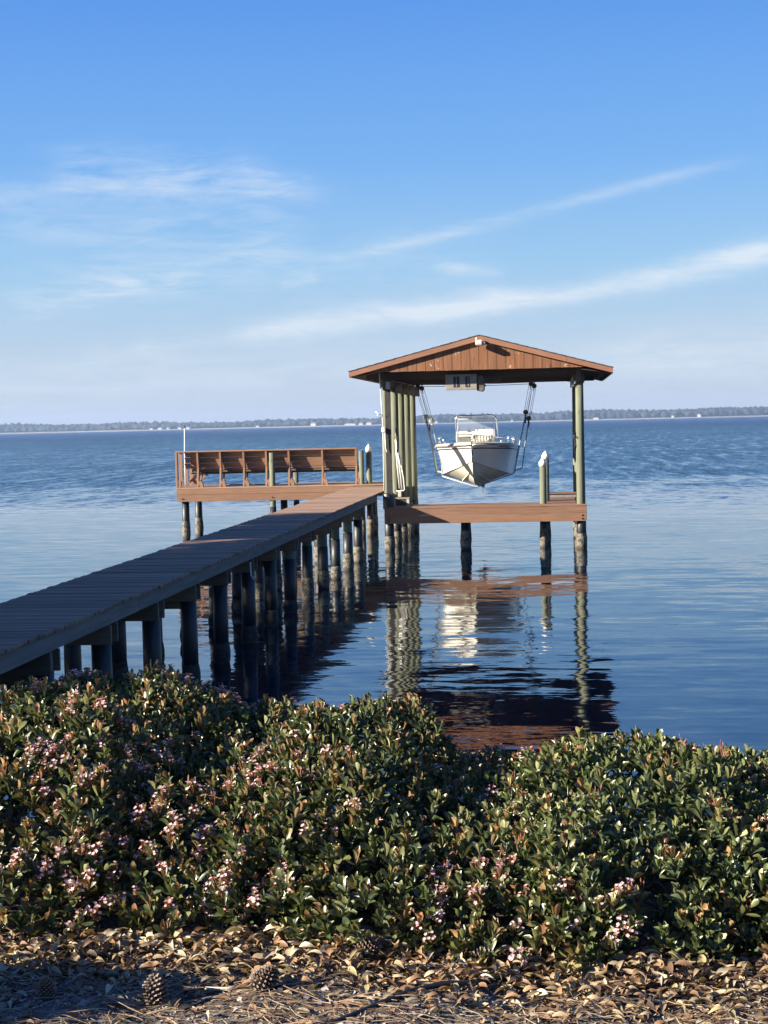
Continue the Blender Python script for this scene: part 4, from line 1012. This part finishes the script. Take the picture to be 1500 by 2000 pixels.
for si, s_ in enumerate(SH):
    q = np.random.default_rng(100+si); cx, cy, rx, ry, zt_, brz, nbl, nbd, label = s_
    t = thing('flowering_shrub', label, 'shrub', (cx, cy, 1.5), 'shrubs of the flowering hedge'); z0 = 1.42
    # rosettes over the surface shell
    nR = int(1900*(rx/.6)*(ry/1.4)); v = q.normal(0, 1, (nR, 3)); v[:, 2] = np.abs(v[:, 2])
    v = np.sign(v)*np.abs(v)**(2/PW*.95); nm = (np.abs(v)**PW).sum(1)**(1/PW); v /= nm[:, None]
    depth = 1-np.abs(q.normal(0, .07, nR)); 
    bumpy = 1+.05*np.sin(v[:, 0]*5+si)*np.cos(v[:, 1]*6+2*si)+.035*np.sin(v[:, 0]*13+v[:, 1]*9+si)+q.normal(0, .012, nR)
    P = np.array([cx, cy, z0])+v*np.array([rx, ry, zt_-z0])*(depth*bumpy)[:, None]
    keep = (P[:, 2] > 1.53)
    for sj, o_ in enumerate(SH):
        if sj != si: keep &= sd_(P, o_) > .86
    keep &= P[:, 1] > 3
    P, v_, dep = P[keep], v[keep], depth[keep]
    G = (np.sign(v_)*np.abs(v_)**(PW-1))/np.array([rx, ry, zt_-z0]); G /= np.linalg.norm(G, axis=1, keepdims=True)
    nR = len(P)
    A = G*.75+np.array([0, 0, .75])+q.normal(0, .30, (nR, 3)); A /= np.linalg.norm(A, axis=1, keepdims=True)
    young = q.uniform(0, 1, nR) < brz*.95
    pos, axs, upv, sc_, ci_, ti_ = [], [], [], [], [], []
    for i in range(nR):
        a = A[i]; s1 = np.cross(a, q.normal(0, 1, 3)); s1 /= np.linalg.norm(s1); s2 = np.cross(a, s1)
        nl = q.integers(6, 9); ph = q.uniform(0, 6.28)
        for k in range(nl):
            inner = k < 3
            an = ph+k*2.4; rad = math.cos(an)*s1+math.sin(an)*s2
            spread = (.28 if inner else .95+.35*q.uniform(-1, 1))*(1 if young[i] else 1.15)
            ax = a+rad*spread; ax /= np.linalg.norm(ax)
            pos.append(P[i]+a*(.012 if inner else -.008*k*.6)+rad*.003); axs.append(ax); upv.append(a-rad*.2+q.normal(0, .12, 3))
            sc_.append(q.uniform(.036, .054) if inner else q.uniform(.045, .070))
            if young[i]: c_ = q.choice([5, 6, 9, 4, 3], p=[.3, .25, .15, .2, .1]) if inner else q.choice([4, 3, 5, 8, 1], p=[.25, .3, .15, .2, .1])
            else: c_ = q.choice([3, 8, 1, 7], p=[.3, .4, .2, .1]) if inner else q.choice([0, 1, 2, 8, 3], p=[.25, .35, .15, .15, .10])
            ci_.append(c_); ti_.append(q.integers(0, 4))
    # inner filler leaves keep the inside of the bush closed
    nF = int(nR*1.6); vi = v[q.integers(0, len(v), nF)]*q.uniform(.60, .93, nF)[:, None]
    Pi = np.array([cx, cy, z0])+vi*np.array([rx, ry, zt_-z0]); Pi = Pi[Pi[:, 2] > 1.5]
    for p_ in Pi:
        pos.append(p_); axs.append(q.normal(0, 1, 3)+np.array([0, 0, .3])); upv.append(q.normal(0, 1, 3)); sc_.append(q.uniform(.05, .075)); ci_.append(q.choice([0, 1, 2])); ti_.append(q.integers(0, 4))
    pos, axs, upv, sc_, ci_, ti_ = map(np.array, (pos, axs, upv, sc_, ci_, ti_))
    rot = frames(axs, upv)
    # the 300 leaves that show largest are parts of their own
    score = 1/np.linalg.norm(pos-camp, axis=1)*sc_*(visible(pos)*1.0)*(np.concatenate([np.repeat(1.0, len(pos)-len(Pi)), np.repeat(0.0, len(Pi))]))
    facing = np.abs(np.einsum('ni,ni->n', rot[:, :, 2], (camp-pos)/np.linalg.norm(camp-pos, axis=1, keepdims=True)))
    outer = np.clip((sd_(pos, s_)-.93)*8, 0, 1); score *= facing*outer
    sel = np.argsort(-score)[:300]; sel = sel[score[sel] > 0]; msk = np.zeros(len(pos), bool); msk[sel] = True
    for i in sel:
        key = (int(ti_[i]), int(ci_[i]))
        if LM[key] is None: LM[key] = leaf_mesh(*key)
        o_ = bpy.data.objects.new('leaf', LM[key]); COL.objects.link(o_); o_.parent = t
        Mx = Matrix([list(rot[i][k]*sc_[i])+[0] for k in range(3)]+[[0, 0, 0, 1]]); Mx.translation = Vector(pos[i])-t.location
        o_.matrix_local = Mx
    VV, FF, CC, off = [], [], [], 0
    for k in range(4):
        w_ = (~msk) & (ti_ == k); 
        if not w_.any(): continue
        pal = np.array([PAL[c_] for c_ in ci_[w_]])*q.uniform(.68, 1.25, (w_.sum(), 1))
        a_, b_, c_ = scatter(LV[k][0], LV[k][1], pos[w_], rot[w_], sc_[w_], pal)
        VV.append(a_); FF.append(b_+off); CC.append(c_); off += len(a_)
    fo = soup('foliage', np.concatenate(VV), np.concatenate(FF), np.concatenate(CC), 'leaf', t, (0, 0, 0), smooth=True); fo['kind'] = 'stuff'
    # woody stems
    for k in range(7):
        i = q.integers(0, nR); e = P[i]*.92+np.array([cx, cy, 1.5])*.08
        obj('branch', MB().tube([(cx+q.uniform(-.2, .2), cy+q.uniform(-.3, .3), 1.45), tuple((e+np.array([cx, cy, 1.6]))/2+q.normal(0, .04, 3)), tuple(e)], [.014, .009, .004], 5), 'twig', t)
    # blossoms and buds on the camera and top side
    okk = np.where((dep > .95) & ((G[:, 1] < .15) | (G[:, 2] > .3)) & (visible(P) | (q.uniform(0, 1, nR) < .15)))[0]
    q.shuffle(okk); seeds = okk[:max(6, nbl//5)]
    picks = []
    for j in okk:                                  # blossoms gather in loose drifts
        dmin = np.min(np.linalg.norm(P[seeds]-P[j], axis=1))
        if dmin < .15 and len(picks) < nbl: picks.append((j, 'blossom'))
    rest = [j for j in okk[::-1] if j not in {p_[0] for p_ in picks}][:nbd]
    picks += [(j, 'bud') for j in rest]
    for j, kd in picks:
        o_ = bpy.data.objects.new('flower_cluster' if kd == 'blossom' else 'bud_cluster', random.choice(FM[kd])); COL.objects.link(o_); o_.parent = t
        o_.rotation_mode = 'QUATERNION'; o_.rotation_quaternion = Vector(A[j]+np.array([0, -.1, .5])).to_track_quat('Z', 'X')
        o_.scale = [q.uniform(.55, 1.05)]*3; o_.location = Vector(P[j]+A[j]*.004)-t.location

# ------------------------------------------------------------------ leaf litter, needles, cones, hose
def gzz(x, y): return gz(np.asarray(x, float), np.asarray(y, float))
def dry_template(curl, w, twist):
    vs, fs = [], []; nl = 6
    for i in range(nl):
        t = i/(nl-1); ww = max(.015, w*math.sin(math.pi*t**.85)**.75) if 0 < t < 1 else .012
        tw = twist*(t-.5); zc = curl*math.sin(math.pi*t)
        vs += [(-ww*math.cos(tw), t-.5, zc+ww*.6-ww*math.sin(tw)), (0, t-.5, zc), (ww*math.cos(tw), t-.5, zc+ww*.6+ww*math.sin(tw))]
    for i in range(nl-1):
        for k in (0, 1): fs.append((i*3+k, i*3+k+1, i*3+4+k, i*3+3+k))
    return np.array(vs), np.array(fs)
DV = [dry_template(*a) for a in ((.14, .18, .4), (-.16, .22, -.5), (.25, .16, 1.2), (.05, .25, .2), (-.28, .17, .9), (.10, .12, 1.8))]
DP = [np.array(c_) for c_ in ((.28, .205, .12), (.34, .265, .165), (.20, .11, .055), (.26, .15, .075), (.14, .08, .045), (.42, .35, .24), (.08, .055, .04), (.29, .24, .12))]
DN = ['tan', 'pale tan', 'russet', 'orange brown', 'brown', 'cream coloured', 'dark brown', 'yellowish']
q = np.random.default_rng(5)
nD = 5200
x_ = q.uniform(-2.6, 1.5, nD); base = 5.14-.10*np.sin(x_*2.1+1)
y_ = base+q.normal(.10, .17, nD)+q.exponential(.10, nD)*q.choice([0, 1, 0], nD)
sparse = q.uniform(0, 1, nD) < .11; y_[sparse] = q.uniform(4.5, 5.4, sparse.sum())
right = (x_ > -.1) & (q.uniform(0, 1, nD) < .33); y_[right] = q.uniform(4.75, 5.4, right.sum())
y_ = np.minimum(y_, 6.1)
thick = np.exp(-((y_-base-.12)/.2)**2)
z_ = gzz(x_, y_)+.006+q.uniform(0, .055, nD)*thick
tl = q.normal(0, .35, (nD, 3))*np.array([1, 1, 0]); up_ = np.array([0, 0, 1.0])+tl*(.5+thick)[:, None]
an = q.uniform(0, 6.28, nD); ax = np.stack([np.cos(an), np.sin(an), q.normal(0, .28, nD)*thick+.02], 1)
rot = frames(ax, up_); sc = q.uniform(.034, .076, nD); ti_ = q.integers(0, 6, nD); ci_ = q.choice(8, nD, p=[.22, .18, .12, .14, .12, .10, .08, .04])
pos = np.stack([x_, y_, z_], 1)
vis = visible(pos) & (y_ < 5.45); score = sc/np.linalg.norm(pos-camp, axis=1)*vis*(.4+z_-z_.min())
sel = np.argsort(-score)[:300]; msk = np.zeros(nD, bool); msk[sel] = True
DM = {}
for i in sel:
    key = (int(ti_[i]), int(ci_[i]))
    if key not in DM:
        V_, F_ = DV[key[0]]; DM[key] = soup('_mesh', V_, F_, np.tile(DP[key[1]], (len(V_), 1)), 'dry', smooth=True)
    o_ = bpy.data.objects.new('fallen_leaf', DM[key]); COL.objects.link(o_)
    Mx = Matrix([list(rot[i][k]*sc[i])+[0] for k in range(3)]+[[0, 0, 0, 1]]); Mx.translation = Vector(pos[i]); o_.matrix_world = Mx
    form = ['large ', '', 'small '][0 if sc[i] > .062 else (1 if sc[i] > .045 else 2)]+['flat ', 'bent ', 'curled ', 'smooth ', 'cupped ', 'twisted '][key[0]]
    zone = 'among the pine needles in the foreground' if y_[i] < 5.0 else 'in the litter band under the hedge'
    side_ = 'toward the left' if x_[i] < -1.1 else ('near the middle' if x_[i] < 0-.25 else 'toward the right')
    tag(o_, f'{form}{DN[key[1]]} fallen leaf {zone}, {side_}', 'leaf', f'{form}{DN[key[1]]} fallen leaves {zone} {side_}')
VV, FF, CC, off = [], [], [], 0
for k in range(6):
    w_ = (~msk) & (ti_ == k)
    a_, b_, c_ = scatter(DV[k][0], DV[k][1], pos[w_], rot[w_], sc[w_], np.array([DP[c_] for c_ in ci_[w_]])*q.uniform(.75, 1.2, (w_.sum(), 1)))
    VV.append(a_); FF.append(b_+off); CC.append(c_); off += len(a_)
lt = soup('leaf_litter', np.concatenate(VV), np.concatenate(FF), np.concatenate(CC), 'dry', smooth=True); lt['kind'] = 'stuff'
lt['label'] = 'dry fallen leaves piled along the foot of the hedge'
# small crumbs, bark chips and pine straw
nN = 3600
x_ = q.uniform(-2.3, 1.4, nN); y_ = 4.45+q.beta(1.1, 1.7, nN)*.95
cl = np.sin(x_*3.7+y_*5)*.5+np.sin(x_*9.1-y_*13+2)*.5; kp = q.uniform(-1.6, 1, nN) < cl+(x_ > -.2)*.35; x_, y_ = x_[kp], y_[kp]; nN = len(x_)
V_, F_ = [], []
tvn = np.array([(-.5, -.5, 0), (.5, -.5, 0), (-.5, -.17, .2), (.5, -.17, .2), (-.5, .17, .2), (.5, .17, .2), (-.3, .5, 0), (.3, .5, 0)])
tfn = np.array([(0, 1, 3, 2), (2, 3, 5, 4), (4, 5, 7, 6)])
an = q.normal(.15, .75, nN); L = q.uniform(.06, .17, nN); bend = q.normal(0, .10, nN)
ca, sa_ = np.cos(an), np.sin(an)
loc = np.repeat(tvn[None], nN, 0); X = loc[:, :, 1]*L[:, None]; Yv = loc[:, :, 0]*q.uniform(.0014, .0026, nN)[:, None]+bend[:, None]*L[:, None]*(loc[:, :, 1]**2)*4
Zv = loc[:, :, 2]*q.uniform(0, .05, nN)[:, None]*L[:, None]*2+loc[:, :, 0]*.0012+(.003+q.uniform(0, .016, nN))[:, None]
VX = x_[:, None]+X*ca[:, None]-Yv*sa_[:, None]; VY = y_[:, None]+X*sa_[:, None]+Yv*ca[:, None]
V_ = np.stack([VX, VY, Zv+gzz(VX, VY)], -1); F_ = tfn[None]+(np.arange(nN)*8)[:, None, None]
cols = np.array([(.19, .115, .065), (.24, .165, .10), (.12, .07, .04), (.30, .23, .15)])[q.integers(0, 4, nN)]*q.uniform(.8, 1.2, (nN, 1))
nd = soup('pine_straw', V_.reshape(-1, 3), F_.reshape(-1, 4), np.repeat(cols, 8, 0), 'needle'); nd['kind'] = 'stuff'; nd['label'] = 'brown pine needles strewn over the sandy soil'
nC = 16000
x_ = q.uniform(-2.4, 1.4, nC); y_ = q.uniform(4.4, 5.6, nC); pos = np.stack([x_, y_, gzz(x_, y_)+.003], 1)
tvc = np.array([(-.5, -.5, 0), (.5, -.35, 0), (.3, .5, .12), (-.4, .4, .05)]); tfc = np.array([(0, 1, 2, 3)])
rot = frames(np.stack([np.cos(x_*99), np.sin(x_*99), q.normal(0, .3, nC)], 1), np.array([0, 0, 1.0])+q.normal(0, .4, (nC, 3)))
cols = np.array([(.10, .065, .045), (.22, .15, .10), (.36, .28, .20), (.06, .045, .038), (.45, .41, .36)])[q.integers(0, 5, nC)]
V_, F_, C_ = scatter(tvc, tfc, pos, rot, q.exponential(.006, nC)+.004, cols)
cr = soup('bark_crumbs', V_, F_, C_, 'needle'); cr['kind'] = 'stuff'; cr['label'] = 'small bark chips and crumbs on the soil'

def cone_mesh(seed, dark, L=.085, Rr=.038):
    q_ = np.random.default_rng(seed); V_, F_, C_ = [], [], []; n_ = 110
    for i in range(10):                                        # core
        pass
    for i in range(n_):
        t = (i+.5)/n_; an_ = i*2.39996; zz_ = (t-.5)*L*.95; rad = Rr*math.sin(math.pi*(.12+.83*t**.9))**.65
        d = np.array([math.cos(an_), math.sin(an_), 0]); s_ = np.array([-math.sin(an_), math.cos(an_), 0]); up = np.array([0, 0, 1.0])
        tip = d*rad*q_.uniform(.94, 1.06)+up*(zz_+.004+.010*(t-.3)); root = d*rad*.25+up*zz_*.9; w = .0068*(.55+rad/Rr*.6); th = .0045
        a = root-s_*w*.4; b_ = root+s_*w*.4; c_ = tip+s_*w-d*.004; e_ = tip-s_*w-d*.004; tp = tip+d*.003+up*.001
        k = len(V_); lo = -up*th
        V_.extend([a, b_, c_, tp, e_, c_+lo-d*.003, tp+lo*1.2, e_+lo-d*.003, root+lo*.5])
        F_.extend([(k, k+1, k+2, k+3), (k, k+3, k+4, k), (k+2, k+5, k+6, k+3), (k+3, k+6, k+7, k+4), (k+8, k+7, k+6, k+5)])
        base_ = np.array((.085, .055, .040))*dark; edge = np.array((.19, .135, .10))*dark
        C_.extend([base_*.5, base_*.5, base_, edge, base_, base_*.8, edge*.8, base_*.8, base_*.4])
    Fq = [tuple(x_) if len(set(x_)) == 4 else (x_[0], x_[1], x_[2], x_[2]) for x_ in F_]
    me = bpy.data.meshes.new('pine_cone'); me.from_pydata([tuple(v_) for v_ in V_], [], [tuple(dict.fromkeys(x_)) for x_ in Fq]); me.update()
    a = me.color_attributes.new('tint', 'FLOAT_COLOR', 'POINT'); a.data.foreach_set('color', np.c_[np.array(C_), np.ones(len(V_))].astype(np.float32).ravel())
    me.materials.append(MT['cone']); return me
for i, (x, y, sc_, rx_, rz_, dk, lab) in enumerate((
        (-1.725, 4.90, .82, -20, 30, 1.3, 'small reddish brown pine cone standing at the far left of the foreground'),
        (-1.352, 4.90, 1.12, -35, 10, .75, 'dark pine cone with pale scale tips, second from the left'),
        (-.998, 4.98, 1.10, 60, 110, 1.1, 'brown pine cone lying on its side on bare soil left of the hose'),
        (-.69, 5.27, 1.05, 75, 80, 1.0, 'pine cone half hidden in the leaf litter under the middle shrub'),
        (-.275, 5.27, 1.0, 70, 60, .8, 'shadowed pine cone lying in the leaves behind the black hose'),
        (.675, 5.16, 1.0, 20, 0, .8, 'pine cone standing in the leaves at the right edge'))):
    cme = cone_mesh(i, dk)
    o_ = bpy.data.objects.new('pine_cone', cme); COL.objects.link(o_); o_.scale = (sc_,)*3; o_.rotation_euler = (R(rx_), 0, R(rz_))
    o_.location = (x, y, float(gzz(x, y))+.037*sc_); tag(o_, lab, 'pine cone', 'pine cones on the ground')
hp = [(-.95, 4.50), (-.70, 4.70), (-.505, 4.945), (-.40, 5.00), (-.30, 5.045), (-.207, 5.12), (-.12, 5.165), (0.0, 5.22), (.15, 5.30)]
tag(obj('garden_hose', MB().tube([(x, y, float(gzz(x, y))+.016+(.012 if i == 3 else 0)) for i, (x, y) in enumerate(hp)], .0095, 10), 'hose'), 'black irrigation hose running over the soil into the leaf litter', 'hose')
st = tag(obj('fallen_twig', MB().tube([(-.55, 5.20, float(gzz(-.55, 5.2))+.03), (-.42, 5.205, float(gzz(-.42, 5.2))+.035), (-.30, 5.21, float(gzz(-.3, 5.2))+.03)], .006, 6), 'twig'), 'thin straight twig lying in the leaves above the hose', 'twig')
tag(obj('fallen_twig', MB().tube([(-1.21, 5.02, float(gzz(-1.21, 5.02))+.012), (-1.14, 5.02, float(gzz(-1.14, 5.02))+.012), (-1.10, 5.022, float(gzz(-1.1, 5.02))+.012)], .007, 6), 'whitetrim'), 'short pale bare stick on the soil between two pine cones', 'twig')
# a few loose dead twigs in the litter
for k in range(9):
    x, y = [(-1.9, 5.25), (-1.55, 5.12), (-1.15, 5.30), (-.85, 4.86), (-.15, 4.92), (.15, 5.05), (.42, 4.95), (-.05, 5.32), (-1.3, 4.78)][k]; an = [.2, -.4, .6, -.1, .3, -.5, .1, .5, -.2][k]; L = [.16, .12, .2, .1, .18, .14, .12, .16, .13][k]
    pts = [(x+(t-.5)*L*math.cos(an)+.006*math.sin(t*9+k), y+(t-.5)*L*math.sin(an)+.008*math.cos(t*7+k), float(gzz(x, y))+.012+.02*t*(k % 3)) for t in (0, .33, .66, 1)]
    mb_ = MB().tube(pts, [.0045, .004, .003, .0015], 6); b_ = Vector(pts[1]); mb_.tube([b_, b_+Vector((.02, .03*(1 if k % 2 else -1), .012))], [.0025, .001], 5)
    wh = ['far left under the hedge', 'left of the middle in the shaded soil', 'beside the bare soil left of the middle', 'on the straw left of the hose end', 'just right of the hose on the straw', 'in the leaves right of the middle', 'near the lower right corner', 'under the hedge just right of the middle', 'on the straw between the second and third cones'][k]
    tag(obj('fallen_twig', mb_, 'twig'), 'small forked dead twig lying '+wh, 'twig')
# low shrub left of the frame whose shade falls on the soil at the left
def low_shrub(x, y, rr_, h, seed, label):
    q_ = np.random.default_rng(seed); n_ = 1800; v = q_.normal(0, 1, (n_, 3)); v /= np.linalg.norm(v, axis=1, keepdims=True)
    z0 = float(gzz(x, y)); P_ = np.array([x, y, z0+h*.55])+v*np.array([rr_, rr_, h*.5])*(q_.uniform(.3, 1, (n_, 1))**.4)
    t = thing('low_shrub', label, 'shrub', (x, y, z0))
    pal = np.array([PAL[c_] for c_ in q_.integers(0, 4, n_)])
    V_, F_, C_ = scatter(LV[0][0], LV[0][1], P_, frames(q_.normal(0, 1, (n_, 3)), q_.normal(0, 1, (n_, 3))), q_.uniform(.05, .08, n_), pal)
    fo = soup('foliage', V_, F_, C_, 'leaf', t, (0, 0, 0), smooth=True); fo['kind'] = 'stuff'
    for k in range(5): obj('branch', MB().tube([(x, y, z0-.02), tuple(P_[k*20]*.5+np.array([x, y, z0+h*.2])*.5), tuple(P_[k*20])], [.012, .008, .003], 5), 'twig', t)
low_shrub(-2.62, 4.50, .28, .50, 3, 'low leafy shrub standing just left of the picture in front of the hedge')
